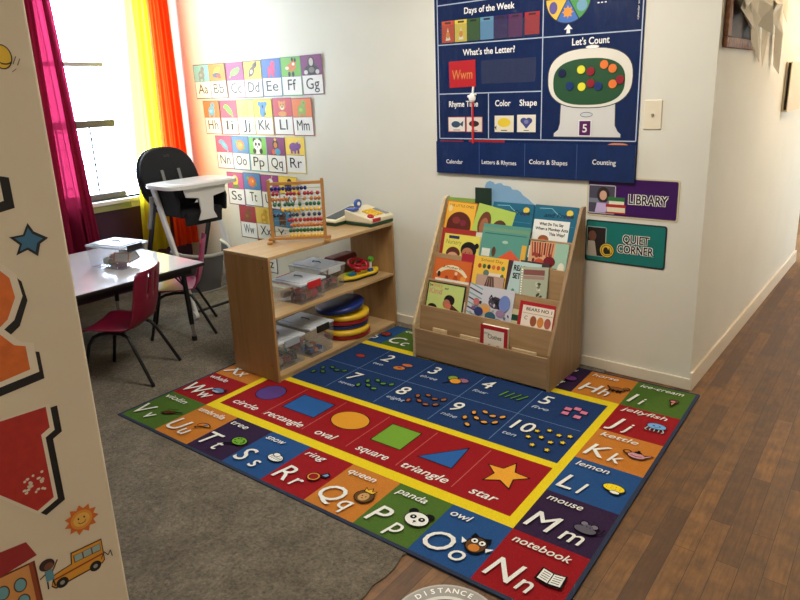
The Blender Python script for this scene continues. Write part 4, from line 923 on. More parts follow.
# ---- top tier (pocket 4)
def c_pumpkin(a, w, h):
    a.rect(.006, .006, w - .006, h - .006, (232, 176, 60)); a.text('FIVE LITTLE ONES', w / 2, h - .035, .016, (110, 40, 30), width=w * .8, align='c'); a.ell(w * .5, h * .40, w * .40, h * .33, (90, 34, 24), a0=0, a1=PI, n=24); a.rect(w * .1, h * .12, w * .9, h * .40, (90, 34, 24)); a.ell(w * .40, h * .50, .03, .022, (130, 50, 40)); a.ell(w * .64, h * .45, .022, .02, (120, 40, 60)); a.ell(w * .14, h * .80, .016, .022, (226, 200, 140))
def c_green(a, w, h):
    a.rect(0, 0, w, h, (170, 196, 90)); a.ell(w * .28, h * .55, w * .17, h * .30, (110, 60, 40)); a.ell(w * .28, h * .50, w * .11, h * .2, (160, 100, 70)); a.ell(w * .70, h * .50, w * .2, h * .24, (90, 56, 40)); a.ell(w * .70, h * .45, w * .13, h * .16, (170, 116, 84))
    a.ell(w * .66, h * .47, .004, .004, BLACK); a.ell(w * .76, h * .47, .004, .004, BLACK)
def c_blue(a, w, h):
    a.rect(.0, .0, w, h, (26, 96, 124)); a.line([(w * .1, h * .93), (w * .4, h * .94), (w * .5, h * .86), (w * .62, h * .80)], .003, (150, 200, 214)); a.ell(w * .82, h * .87, .020, .018, (222, 190, 70)); a.ell(w * .88, h * .80, .012, .010, (40, 60, 50)); a.ell(w * .80, h * .77, .009, .009, (90, 60, 130)); a.text('and Free', w * .24, h * .76, .028, (14, 40, 70), width=w * .6, shear=.2, bold=.01); a.line([(w * .05, h * .62), (w * .95, h * .60)], .002, (90, 150, 170))
    a.ell(w * .5, h * .45, .014, .01, (230, 160, 50))
def c_monkey(a, w, h):
    c_blue(a, w, h); a.rect(w * .02, 0, w * .86, h * .70, (226, 226, 222)); lines(a, ['What Do You Say', 'When a Monkey Acts', 'This Way?'], [w * .16, w * .08, w * .42], h * .59, .017, .028, (20, 20, 24), widths=[w * .56, w * .76, w * .36], bold=.03)
    a.ell(w * .3, h * .30, .034, .026, (150, 90, 50)); a.ell(w * .3, h * .27, .018, .014, (206, 90, 60)); a.ell(w * .66, h * .24, .03, .016, (190, 206, 210))
book('yellow book with a dark brown hill cover, left end of the top tier', .594, .815, .725, .955, 4, c_pumpkin, (196, 112, 40), yoff=.016, tilt=.03)
book('green book with two brown faces leaning in the top tier', .800, 1.055, .712, .958, 4, c_green, (160, 190, 84), tilt=.16, yoff=-.004, th=.010)
book('blue book behind the green one, middle of the top tier', .93, 1.205, .700, .968, 4, c_blue, (26, 90, 120), yoff=.040)
book('blue and white monkey book, right end of the top tier', 1.212, 1.476, .700, .972, 4, c_monkey, (26, 90, 120), yoff=.036)
book('olive green book standing behind the yellow hill book, top left', .595, .79, .735, .972, 4, lambda a, w, h: a.rect(0, 0, w, h, (120, 150, 60)), (112, 140, 56), yoff=.055, th=.012)
# paper sheet behind the top tier
mb = MB(); a0 = [(.79, .93), (.79, 1.045), (.905, 1.045), (.905, .93)]
mb.prism([(x, z) for x, z in a0], BYF + .395, BYF + .399, flat((24, 48, 36)), axis=1); tag(mb.build('dark_folder'), 'dark green folder edge behind the top tier of books', 'folder')
mb = MB()
pts = [(.875, .90), (.862, 1.02), (.856, 1.055), (.868, 1.080), (.89, 1.090), (.915, 1.082), (.925, 1.070), (.945, 1.078), (.968, 1.080), (.985, 1.066), (1.005, 1.066), (1.03, 1.062), (1.045, 1.045), (1.075, 1.045), (1.10, 1.034), (1.115, 1.015), (1.15, .995), (1.19, .965), (1.19, .90)]
mb.prism(pts, BYF + .404, BYF + .4075, mat('light_blue_foam', (126, 168, 204), .7), axis=1)
tag(mb.build('foam_cloud_cutout'), 'light blue cloud-edged foam cutout standing behind the top books', 'craft cutout')
# ---- third pocket
def c_nursery(a, w, h):
    a.rect(0, 0, w, h, (218, 206, 90)); a.rrect(w * .12, h * .86, w * .42, h * .95, .004, (40, 44, 90)); a.text('Nursery', w * .06, h * .70, .030, (130, 130, 60), width=w * .44, shear=.1); a.ell(w * .30, h * .42, w * .20, h * .20, (90, 44, 34)); a.ell(w * .30, h * .32, w * .16, h * .15, (206, 150, 116)); a.ell(w * .72, h * .58, w * .22, h * .24, (22, 20, 24)); a.ell(w * .93, h * .72, w * .06, h * .08, (22, 20, 24)); a.ell(w * .70, h * .46, w * .16, h * .19, (176, 112, 80)); a.ell(w * .65, h * .5, .003, .004, BLACK); a.ell(w * .76, h * .5, .003, .004, BLACK)
def c_teal(a, w, h):
    a.rect(0, 0, w, h, (86, 146, 134)); a.rect(0, h * .86, w, h * .93, (110, 150, 120)); a.rect(w * .05, h * .80, w * .95, h * .82, (60, 110, 104)); a.poly([(w * .36, h * .30), (w * .66, h * .52), (w * .95, h * .28), (w * .95, h * .22), (w * .36, h * .22)], (206, 84, 56)); a.rect(w * .0, h * .20, w, h * .25, (226, 170, 60)); a.ell(w * .30, h * .45, .014, .03, (90, 60, 44)); a.rect(w * .04, h * .34, w * .22, h * .5, (206, 210, 200)); a.ell(w * .52, h * .66, .02, .01, (160, 190, 170))
rnd3 = random.Random(4)
def c_flower(a, w, h):
    a.rect(0, 0, w, h, (206, 160, 120)); a.poly([(w * .66, 0), (w * .66, h), (w, h), (w, 0)], (150, 186, 164))
    for k in range(9): a.line([(w * (.04 + k * .07), h * .98), (w * (.10 + k * .06), h * (.62 + .05 * (k % 2)))], .010, (110, 34, 34) if k % 2 else (176, 84, 60)); a.w -= a.dz
    a.w += a.dz; 
    for k in range(26): a.ell(w * rnd3.uniform(.05, .62), h * rnd3.uniform(.15, .7), .012, .009, rnd3.choice([(120, 40, 40), (206, 140, 100), (150, 60, 50), (226, 180, 140)]), n=8, rot=k); a.w -= a.dz * .5
    a.ell(w * .56, h * .52, .036, .03, (110, 24, 34)); a.ell(w * .72, h * .26, .034, .026, (120, 30, 36)); a.ell(w * .3, h * .45, .03, .03, (190, 80, 50)); a.ell(w * .42, h * .3, .02, .02, (206, 120, 80)); a.ell(w * .88, h * .4, .02, .03, (220, 214, 196))
def c_plain(c, sp=None):
    def f(a, w, h):
        a.rect(0, 0, w, h, c)
        if sp: a.rect(w * .1, h * .86, w * .9, h * .90, sp)
    return f
book('red topped book behind the yellow nursery book', .612, .858, .572, .792, 3, c_plain((160, 44, 40)), (150, 40, 36), yoff=.030)
book('yellow nursery rhyme book with two children, second tier left', .640, .900, .560, .762, 3, c_nursery, (210, 196, 84), yoff=.008, th=.014)
book('pale board book edge between the nursery and teal books', .855, .905, .58, .785, 3, c_plain((206, 200, 186)), (206, 200, 186), yoff=.034, th=.008)
book('large teal book with a red tent, second tier middle', .906, 1.220, .560, .845, 3, c_teal, (80, 138, 128), yoff=.018, th=.012)
book('yellow spined book beside the teal book', 1.185, 1.215, .56, .745, 3, c_plain((216, 166, 66)), (216, 166, 66), yoff=.002, th=.012)
book('dark green book with a white label behind the dark red flower book', 1.205, 1.32, .56, .780, 3, lambda a, w, h: (a.rect(0, 0, w, h, (40, 70, 66)), a.rect(w * .15, h * .55, w * .4, h * .85, (200, 206, 200))), (40, 70, 66), yoff=.034, th=.012)
book('book with dark red flower cover, second tier right end', 1.235, 1.470, .560, .778, 3, c_flower, (206, 196, 180), yoff=.010, th=.014)
# ---- second pocket
def c_orange(a, w, h):
    a.rect(.004, .004, w - .004, h - .004, (206, 100, 44)); 
    for k in range(7):
        t = PI * (.8 - .6 * k / 6); cx_, cz_ = w / 2 + w * .46 * math.cos(t), h * .28 + h * .48 * math.sin(t)
    P1 = [(w / 2 + w * .50 * math.cos(PI * (.82 - .64 * k / 8)), h * .16 + h * .66 * math.sin(PI * (.82 - .64 * k / 8))) for k in range(9)]
    P2 = [(w / 2 + w * .44 * math.cos(PI * (.82 - .64 * k / 8)), h * .16 + h * .52 * math.sin(PI * (.82 - .64 * k / 8))) for k in range(9)]
    a.poly(P1 + P2[::-1], (226, 214, 176)); a.text('A Mother for Choco'[:11], w * .24, h * .70, .015, (90, 50, 40), width=w * .52, bold=.01)
    a.ell(w * .38, h * .30, .016, .03, (150, 60, 30)); a.ell(w * .62, h * .32, .018, .034, (176, 70, 36)); a.ell(w * .62, h * .56, .011, .011, (232, 190, 150)); a.ell(w * .16, h * .48, .012, .018, (60, 40, 30)); a.ell(w * .82, h * .4, .02, .02, (226, 150, 60))
def c_gold(a, w, h):
    a.rect(0, 0, w, h, (232, 186, 70)); a.text('School Day', w * .2, h * .88, .018, (130, 84, 40), width=w * .66)
    for k, c in enumerate(((176, 60, 44), (60, 100, 60), (40, 50, 60), (206, 110, 70), (200, 90, 60), (70, 130, 90))): a.ell(w * (.18 + k * .14), h * .76, .012, .014, c); a.w -= a.dz
    a.w += a.dz; a.rrect(w * .38, h * .05, w * .92, h * .62, .01, (222, 206, 190)); a.ell(w * .4, h * .6, .02, .02, (90, 120, 110)); a.ell(w * .88, h * .56, .012, .015, (90, 120, 60))
def c_ready(a, w, h):
    a.rect(0, 0, w, h, (176, 200, 198)); a.poly([(0, 0), (w * .10, 0), (w * .2, h), (0, h)], (70, 50, 60)); lines(a, ['READY', 'SET GO'], w * .24, h * .78, .032, .046, (18, 18, 22), widths=[w * .46, w * .47], bold=.035)
    a.ell(w * .52, h * .18, .026, .02, (206, 90, 76)); a.ell(w * .36, h * .18, .014, .012, (40, 44, 40)); a.ell(w * .3, h * .3, .01, .012, (90, 140, 100))
def c_notebook(a, w, h):
    a.rect(0, 0, w, h, (166, 172, 150)); a.rect(w * .12, h * .80, w * .88, h * .93, (130, 80, 76)); a.rect(w * .12, h * .70, w * .88, h * .78, (160, 130, 120))
    for k in range(16): a.ell(w * .06, h * (.03 + k * .06), .005, .004, WHITE, n=8); a.w -= a.dz
    a.w += a.dz
    for k in range(8): a.ell(w * (.25 + .55 * random.random()), h * (.1 + .5 * random.random()), .014, .008, random.choice([(60, 70, 54), (206, 200, 180), (110, 120, 96)]), rot=k); a.w -= a.dz
    a.w += a.dz; a.ell(w * .62, h * .12, .014, .01, (222, 170, 60))
def c_photo(a, w, h):
    a.rect(0, 0, w, h, (180, 150, 136)); a.poly([(w * .02, 0), (w * .4, h * .98), (w * .62, h * .98), (w * .9, 0)], (96, 72, 64))
    for k in range(6): a.line([(w * (.12 + k * .13), h * .1), (w * (.4 + k * .03), h * .95)], .005, (150, 120, 106) if k % 2 else (70, 50, 46)); a.w -= a.dz
    a.w += a.dz
book('orange book with a cream arched title banner, third tier left', .612, .885, .435, .616, 2, c_orange, (190, 88, 40), yoff=.008, th=.010)
book('crimson book behind the orange arched-title book', .80, .915, .44, .660, 2, c_plain((160, 34, 52)), (150, 30, 46), yoff=.030, th=.010)
book('golden yellow book with a row of small round pictures, third tier', .897, 1.125, .430, .662, 2, c_gold, (226, 178, 66), yoff=.010, th=.014)
book('pale blue READY SET book with black title, third tier', 1.112, 1.335, .425, .660, 2, c_ready, (176, 198, 196), yoff=.020, th=.012)
book('dark book top edge behind the spiral notebook', 1.20, 1.38, .44, .668, 2, c_plain((70, 50, 56)), (70, 50, 56), yoff=.034, th=.008)
book('spiral bound grey green notebook tilted in front of the READY book', 1.232, 1.405, .412, .638, 2, c_notebook, (160, 166, 146), tilt=-.09, yoff=-.004, th=.010, name='spiral_notebook')
# ---- first pocket
rnd2 = random.Random(3)
def c_kind(a, w, h):
    a.rect(.007, .0, w - .010, h - .008, (176, 196, 110)); a.rect(.010, .0, w - .013, h - .011, (190, 206, 124)); a.text('be', w * .05, h * .84, .018, (60, 50, 60), bold=.02); a.text('Kind', w * .06, h * .62, .036, (206, 150, 120), width=w * .34, bold=.03); a.text('and', w * .46, h * .80, .014, (60, 50, 60), bold=.02); a.text('Busy', w * .14, h * .84, .024, (214, 150, 110), width=w * .26, bold=.02)
    a.ell(w * .62, h * .48, w * .14, h * .17, (34, 26, 30)); a.ell(w * .56, h * .36, w * .10, h * .14, (176, 116, 84)); a.ell(w * .62, h * .30, w * .09, h * .09, (206, 110, 90)); a.poly([(w * .70, h * .36), (w * .97, h * .16), (w * .97, 0), (w * .62, 0)], (84, 44, 44)); a.ell(w * .2, h * .19, w * .12, h * .11, (34, 26, 30)); a.ell(w * .2, h * .10, w * .08, h * .09, (176, 116, 84))
def c_space(a, w, h):
    a.rect(0, 0, w, h, (196, 196, 206))
    for k in range(7): a.line([(w * .0, h * (.25 + k * .13)), (w * .30, h * (.12 + k * .13))], .008, (44, 50, 60) if k % 2 else (110, 160, 160)); a.w -= a.dz
    a.w += a.dz; a.ell(w * .62, h * .60, w * .16, h * .16, (70, 62, 76)); a.text('Night', w * .46, h * .68, .030, (24, 20, 30), width=w * .36, shear=.2, rot=-.25, bold=.03); a.text('Ride', w * .60, h * .53, .026, (24, 20, 30), width=w * .26, shear=.2, rot=-.25, bold=.03)
    for k in range(34):
        a.ell(w * rnd2.uniform(.08, .95), h * rnd2.uniform(.05, .55), w * rnd2.uniform(.015, .05), w * rnd2.uniform(.015, .04), rnd2.choice([(50, 60, 80), (196, 190, 196), (110, 90, 130), (40, 40, 50), (160, 150, 150), (80, 110, 140)]), n=9, rot=k); a.w -= a.dz * .5
    a.ell(w * .40, h * .40, w * .14, h * .14, (196, 160, 120)); a.ell(w * .42, h * .38, w * .07, h * .07, (226, 150, 60)); a.ell(w * .28, h * .30, w * .10, h * .12, (50, 60, 110)); a.ell(w * .55, h * .22, w * .12, h * .12, (50, 90, 110)); a.ell(w * .82, h * .62, w * .12, h * .22, (110, 130, 190)); a.ell(w * .76, h * .34, w * .1, h * .1, (150, 120, 150)); a.ell(w * .2, h * .55, w * .07, h * .1, (190, 110, 110)); a.ell(w * .72, h * .14, w * .12, h * .05, (60, 60, 76)); a.ell(w * .3, h * .12, w * .1, h * .05, (200, 200, 206))
def c_redbears(a, w, h):
    a.rect(.02, 0, w - .006, h * .88, (230, 216, 200)); a.text('BEARS NO 1', w * .20, h * .72, .018, (60, 60, 50), width=w * .72, bold=.02); a.rect(w * .12, h * .62, w * .96, h * .64, (176, 160, 140))
    for k in range(3): a.ell(w * (.44 + k * .2), h * .40, .020, .03, ((150, 84, 54), (206, 130, 60), (170, 90, 76))[k]); a.w -= a.dz
    a.w += a.dz; a.text('C3'[0], w * .18, h * .42, .022, (60, 40, 36)); a.rect(w * .2, h * .12, w * .9, h * .15, (150, 130, 110))
book('white book top edge behind the green Kind book', .640, .885, .268, .500, 1, lambda a, w, h: (a.rect(0, 0, w, h, (220, 214, 200)), a.text('the great big day', w * .2, h * .90, .012, (60, 60, 70), width=w * .6)), (216, 210, 196), yoff=.030, th=.010)
book('light green Kind book with a black frame, lowest tier left', .600, .880, .262, .478, 1, c_kind, (28, 28, 30), yoff=.006, th=.014)
book('dark triangular photo book standing behind the busy picture book', .935, 1.12, .27, .560, 1, c_photo, (120, 94, 84), yoff=.030, th=.008)
book('busy comic picture book with black diagonal stripes, lowest tier centre', .905, 1.208, .262, .500, 1, c_space, (190, 190, 200), yoff=.008, th=.012)
book('dark green backed book beside the comic picture book', 1.19, 1.27, .27, .455, 1, lambda a, w, h: (a.rect(0, 0, w, h, (196, 190, 150)), a.rect(0, h * .30, w, h * .5, (30, 70, 54))), (196, 186, 150), yoff=.026, th=.010)
book('red framed book with bears, lowest tier right end', 1.250, 1.468, .262, .458, 1, c_redbears, (170, 30, 40), yoff=.010, th=.012)
# ---- bottom bin
def c_clothes(a, w, h):
    a.rect(.022, 0, w - .022, h - .024, (226, 216, 204)); a.text('Clothes', w * .28, h * .70, .026, (50, 70, 70), width=w * .5, bold=.01); a.text('my', w * .14, h * .78, .022, (90, 130, 110)); a.ell(w * .34, h * .50, .014, .018, (90, 70, 50)); a.ell(w * .66, h * .48, .020, .022, (130, 50, 50)); a.rect(w * .2, h * .2, w * .8, h * .24, (150, 130, 110))
book('thick red framed Clothes board book standing in the bottom bin', 1.045, 1.222, .048, .305, 0, c_clothes, (164, 26, 38), lean=math.radians(4), th=.034, yoff=-.022, name='board_book')
for (x0, x1, zt, y, lb) in ((.70, .80, .212, .022, 'thin tan book top showing at the left of the bottom bin'), (.90, 1.03, .208, .026, 'pale book top showing left of the red Clothes book'), (1.25, 1.40, .200, .028, 'grey book top showing at the right of the bottom bin')):
    book(lb, x0, x1, .046, zt, 0, c_plain((206, 180, 140)), (206, 180, 140), lean=math.radians(5), th=.014, yoff=y - .046, name='board_book')

# ================================================================== CLEAR BINS
CP = clear_plastic('clear_bin_plastic', (246, 248, 250), .10); LID = clear_plastic('frosted_lid', (236, 242, 250), .62)
def clear_bin(label, c, size, lidc, latch, rz=0, group='clear lidded bins', latch_ends='x'):
    W, D, H = size
    t = thing('storage_bin', label, 'storage bin', c, rz, group)
    mb = MB(); wl = .003; k = .90
    def ring(w, d, z): return [(-w / 2, -d / 2, z), (w / 2, -d / 2, z), (w / 2, d / 2, z), (-w / 2, d / 2, z)]
    vs = ring(W * k, D * k, .001) + ring(W * .97, D * .97, H - .02)
    mb.add(vs, [(3, 2, 1, 0), (0, 1, 5, 4), (1, 2, 6, 5), (2, 3, 7, 6), (3, 0, 4, 7)], CP)
    mb.build('bin_body', t)
    mb = MB(); mb.lohi((-W / 2, -D / 2, H - .022), (W / 2, D / 2, H - .008), LID); mb.lohi((-W / 2 + .02, -D / 2 + .02, H - .008), (W / 2 - .02, D / 2 - .02, H - .001), LID); lid = mb.build('bin_lid', t, bevel=.004)
    mb = MB(); mb.tube([(-.035, 0, H - .001), (-.03, 0, H + .008), (.03, 0, H + .008), (.035, 0, H - .001)], .004, mat('grey_handle', (90, 96, 110), .4)); mb.build('lid_handle', lid)
    lm = flat(latch, .4)
    for s in (-1, 1):
        mb = MB()
        if latch_ends == 'y': mb.lohi((-W * .25, s * (D / 2 + .004) - .005, H - .05), (W * .25, s * (D / 2 + .004) + .005, H - .006), lm)
        else: mb.lohi((s * (W / 2 + .004) - .005, -D * .25, H - .05), (s * (W / 2 + .004) + .005, D * .25, H - .006), lm)
        mb.build('latch', t, bevel=.003)
    return t
cname = {(176, 50, 60): 'red', (60, 80, 140): 'blue', (222, 190, 70): 'yellow', (230, 226, 216): 'white', (60, 50, 56): 'dark', (96, 60, 84): 'plum', (190, 120, 80): 'tan', (120, 150, 120): 'green', (160, 150, 140): 'grey', (206, 90, 110): 'pink', (120, 40, 60): 'maroon'}
def toys(binlab, c, rz, items, grp):
    """toy pieces resting in a bin: (kind, colour, x, y, z, size, rot)"""
    R = Matrix.Translation(c) @ Matrix.Rotation(rz, 4, 'Z')
    for kind, col, x, y, z, s, r in items:
        mb = MB(); m = flat(col, .5)
        if kind == 'ball': mb.ball((0, 0, 0), s / 2, m, n=16); nm = 'toy_ball'
        elif kind == 'block': mb.box((0, 0, 0), (s, s * .6, s * .5), m); nm = 'toy_block'
        elif kind == 'disc': mb.cyl((0, 0, -s * .12), (0, 0, s * .12), s / 2, m, n=20); nm = 'toy_ring'
        elif kind == 'card': mb.box((0, 0, 0), (s, s * .75, .006), m); a = Art(mb, Matrix.Translation((0, 0, .003)), dz=.0002); a.rect(-s * .4, -s * .28, s * .4, s * .28, (200, 190, 180)); nm = 'framed_card'
        elif kind == 'animal':
            mb.ball((0, 0, 0), s * .3, m, n=12, sc=(1.4, .8, .8)); mb.ball((s * .45, 0, s * .16), s * .17, m, n=10)
            for a_ in (-1, 1):
                for b_ in (-1, 1): mb.cyl((a_ * s * .25, b_ * s * .14, -.02 * 0), (a_ * s * .27, b_ * s * .15, -s * .38), s * .07, m, n=8)
            nm = 'toy_animal'
        o = mb.build(nm, bevel=.002 if kind in ('block', 'card', 'disc') else 0)
        o.matrix_world = R @ Matrix.Translation((x, y, z)) @ Euler(r).to_matrix().to_4x4()
        tag(o, '%s %s inside %s' % (cname[col], nm.replace('_', ' '), binlab), 'toy', grp)
ck = list(cname)
rnd = random.Random(11)
def mix(W, D, zs, n, kinds, sizes, cols):
    out = []
    for k in range(n):
        nx = max(1, int(math.ceil(math.sqrt(n / zs))))
        lay = k // (nx * nx) if nx * nx < n else 0
        gi = k % (nx * nx); gx, gy = gi % nx, gi // nx
        s = rnd.uniform(*sizes)
        x = (-.5 + (gx + .5) / nx) * W * .72; y = (-.5 + (gy + .5) / nx) * D * .72
        out.append((rnd.choice(kinds), rnd.choice(cols), x, y, .006 + s * .42 + lay * sizes[1] * .8, s, (0, 0, rnd.uniform(0, 3))))
    return out
G = [(230, 226, 216), (96, 60, 84), (60, 50, 56), (160, 150, 140), (206, 90, 110), (190, 120, 80)]
clear_bin('small clear bin with red latches at the front of the middle shelf', (-.022, .775, .402), (.255, .235, .140), None, (190, 34, 44), rz=.06)
toys('the red-latched bin', (-.022, .775, .402), .06, mix(.25, .23, 1, 9, ['animal', 'ball', 'block'], (.055, .075), G), 'toys in the red-latched bin')
clear_bin('larger clear bin with frosted white lid behind the red-latched bin', (-.105, 1.022, .402), (.30, .235, .165), None, (200, 206, 214), rz=.03)
toys('the larger frosted-lid bin', (-.105, 1.022, .402), .03, mix(.29, .25, 1, 9, ['animal', 'block', 'disc'], (.065, .085), [(96, 60, 84), (60, 50, 56), (206, 90, 110), (160, 150, 140)]), 'toys in the frosted-lid bin')
clear_bin('clear bin with black latches and frosted lid on the bottom shelf', (-.035, .818, .040), (.30, .215, .205), None, (20, 20, 22), rz=.02)
toys('the black-latched bottom bin', (-.035, .818, .040), .02, mix(.30, .21, 1, 12, ['block', 'ball', 'block'], (.045, .062), [(176, 50, 60), (60, 80, 140), (230, 226, 216), (190, 120, 80), (96, 60, 84)]), 'toys in the black-latched bottom bin')
clear_bin('clear bin at the near left end of the bottom shelf', (-.045, .570, .040), (.29, .235, .190), None, (150, 160, 170), rz=0)
toys('the near left bottom bin', (-.045, .570, .040), 0, mix(.29, .23, 1, 9, ['ball', 'block', 'disc'], (.06, .08), [(120, 40, 60), (60, 50, 56), (160, 150, 140), (120, 150, 120)]), 'toys in the near left bottom bin')

# ================================================================== CUSHION STACK
BLc, YLc, RDc = (24, 44, 112), (222, 180, 40), (170, 24, 36)
def cushion(c, z, th, r, rot, label, dx=0, dy=0):
    mb = MB(); m = mat('vinyl_cushion_%02x' % c[0], c, .35, bump=.05, bscale=20)
    prof = [(r * .2, 0), (r * .93, 0), (r * .985, th * .12), (r, th * .4), (r, th * .6), (r * .985, th * .88), (r * .93, th), (r * .2, th)]
    mb.lathe(prof, m, n=40)
    o = mb.build('round_cushion', loc=(-.032 + dx, 1.362 - .19 + dy, z), rot=rot)
    tag(o, label, 'cushion', 'round vinyl cushions stacked on the bottom shelf'); return o
zc = .041
for k, (c, nm) in enumerate(((RDc, 'red round cushion at the bottom of the stack'), (YLc, 'yellow round cushion second from the bottom'), (BLc, 'blue round cushion in the middle of the stack'), (RDc, 'red round cushion above the middle blue one'), (YLc, 'yellow round cushion under the tilted blue one'))):
    cushion(c, zc, .034, .165, (0, 0, 0), nm, dx=.012 * math.sin(k * 2.1) + .01, dy=.010 * math.cos(k * 2.6)); zc += .0345
cushion(BLc, zc + .022, .036, .168, (.10, -.06, 0), 'dark blue round cushion lying tilted on top of the stack', dx=.0, dy=-.03)

# ================================================================== STEERING TOY + basket
st = thing('steering_wheel_toy', 'yellow toy dashboard with a red steering wheel on the middle shelf', 'toy', (-.02, 1.335, .402), PI / 2 - .1)
mb = MB(); pts = [(.168 * math.cos(t) * (1 + .10 * math.cos(2 * t)), .085 * math.sin(t) * (1 - .22 * math.cos(t * 2 + PI) ** 2) + .0) for t in [2 * PI * i / 40 for i in range(40)]]
mb.prism([(x, y) for x, y in pts], .014, .034, mat('toy_yellow', (232, 200, 40), .3)); mb.build('base', st, bevel=.008, seg=3)
mb = MB(); mb.prism([(x * .97, y * .95) for x, y in pts], .0005, .014, M_black); mb.build('underside', st)
mb = MB(); mb.cyl((.0, .01, .034), (.0, .004, .075), .022, mat('toy_red', (180, 20, 44), .25), n=18); mb.build('steering_column', st)
mb = MB(); RW = Matrix.Translation((.0, 0, .092)) @ Matrix.Rotation(.32, 4, 'X')
mb.tube([(.066 * math.cos(t), .066 * math.sin(t), 0) for t in [2 * PI * i / 28 for i in range(28)]], .013, MATS['toy_red'], M=RW, closed=True)
mb.ball((0, 0, 0), .03, MATS['toy_red'], M=RW, sc=(1, 1, .5)); mb.box((0, 0, 0), (.12, .02, .012), MATS['toy_red'], M=RW); mb.build('steering_wheel', st)
mb = MB(); mb.cyl((0, 0, .105), (0, 0, .112), .018, M_black, n=16); mb.build('horn_button', st)
mb = MB(); mb.cyl((.115, .0, .034), (.12, 0, .09), .008, M_white, n=10); mb.build('gear_stick', st)
mb = MB(); mb.ball((.122, 0, .103), .021, mat('toy_green', (90, 190, 40), .3)); mb.build('gear_knob', st)
mb = MB(); mb.box((-.09, -.035, .045), (.055, .03, .022), mat('toy_teal', (30, 110, 150), .3)); mb.build('blue_button', st, bevel=.005)
mb = MB(); mb.box((.07, -.045, .043), (.04, .028, .02), flat((30, 90, 170), .3)); mb.build('blue_button', st, bevel=.005)
mb = MB(); mb.box((-.09, -.005, .042), (.05, .022, .018), mat('toy_green', (90, 190, 40), .3)); mb.build('green_button', st, bevel=.004)
bs = thing('toy_basket', 'brown and gold toy basket behind the steering wheel toy', 'basket', (-.20, 1.35, .402))
mb = MB(); mb.box((0, 0, .05), (.10, .20, .095), mat('wicker_gold', (150, 116, 40), .7, var=.3, vscale=60), taper=1.12); mb.build('body', bs, bevel=.008)
mb = MB(); mb.prism([(-.062, .10), (.062, .10), (.045, .135), (-.045, .135)], -.115, .115, mat('maroon_lid', (92, 26, 30), .5), axis=1); mb.build('lid', bs, bevel=.008)

# ================================================================== ABACUS
ab = thing('abacus', 'wooden abacus with ten rows of coloured beads standing on the shelf', 'abacus', (-.005, .795, SH + .001), math.radians(41))
M_ab = mat('abacus_wood', (172, 122, 66), .45, var=.12, vscale=10, stretch=(1, 1, 6))
M_abb = mat('abacus_bead_wire', (130, 130, 130), .3, metal=.8)
AW = .322; AH = .368
for s in (-1, 1):
    mb = MB(); mb.lohi((s * AW / 2 - .0095, -.009, .016), (s * AW / 2 + .0095, .009, .016 + AH), M_ab); mb.build('upright', ab, bevel=.002)
    mb = MB(); mb.lohi((s * (AW / 2 + .012) - .016, -.062, 0), (s * (AW / 2 + .012) + .016, .062, .0155), M_ab); mb.build('foot', ab, bevel=.003)
mb = MB(); mb.lohi((-AW / 2 - .025, -.016, .016), (AW / 2 + .035, .012, .032), M_ab); mb.build('base_bar', ab, bevel=.002)
mb = MB(); mb.lohi((-AW / 2 + .009, -.008, AH - .016), (AW / 2 - .009, .008, AH + .002), M_ab); mb.build('top_bar', ab, bevel=.002)
beadc = [('blue', (24, 34, 110)), ('red', (150, 24, 44)), ('tan', (176, 110, 60)), ('green', (20, 90, 60)), ('yellow', (220, 176, 50)), ('navy', (24, 44, 80)), ('red', (160, 30, 34)), ('orange', (190, 110, 50)), ('green', (14, 90, 44)), ('gold', (222, 180, 80))]
beads = {}
# gap layout per row, as fractions of the rod: bead centres
layout = [
 [0, 1, 2, 3, 4, 5, 6, 7, 8, 9.0], [.2, 1.3, 4.2, 5.2, 6.2, 7.6, 9.2, 10.2, 11.2, 12.9], [0, 1, 2, 3, 4, 6.2, 9, 11, 12.2, 13.2], [.4, 1.7, 3.4, 4.6, 5.6, 7.6, 9.6, 10.7, 11.8, 13.0],
 [2.6, 3.9, 5.0, 6.2, 7.2, 8.4, 9.6, 10.8, 12, 13.1], [.2, 1.2, 2.2, 4.6, 5.6, 6.6, 8.4, 10, 11.6, 13], [4.2, 5.2, 6.2, 7.4, 8.6, 9.6, 10.6, 11.6, 12.6, 13.4], [4.9, 5.8, 6.8, 7.8, 8.8, 9.7, 10.6, 11.5, 12.4, 13.4], [4.4, 5.4, 6.4, 7.4, 8.4, 9.4, 10.4, 11.4, 12.4, 13.4], [4.6, 5.6, 6.6, 7.6, 8.6, 9.6, 10.6, 11.6, 12.5, 13.4]]
L0 = -AW / 2 + .0195
stepx = (AW - .039) / 13.4
for r in range(10):
    z = AH - .038 - r * .0325
    mb = MB(); mb.cyl((-AW / 2 + .009, 0, z), (AW / 2 - .009, 0, z), .0016, M_abb, n=8); mb.build('rod', ab)
    nm, c = beadc[r]
    if c not in beads:
        mb = MB(); mb.lathe([(.0018, -.0098), (.007, -.0098), (.0113, -.006), (.0130, 0), (.0113, .006), (.007, .0098), (.0018, .0098)], flat(c, .25), n=14, M=Matrix.Rotation(PI / 2, 4, 'Y')); beads[c] = mb.build('bead', ab); first = True
    else: first = False
    for k in range(10):
        x = L0 + layout[r][k] * stepx if r else L0 + layout[r][k] * stepx * 1.05
        if first and k == 0: o = beads[c]
        else: o = beads[c].copy(); COL.objects.link(o); o.parent = ab
        o.location = (x, 0, z)

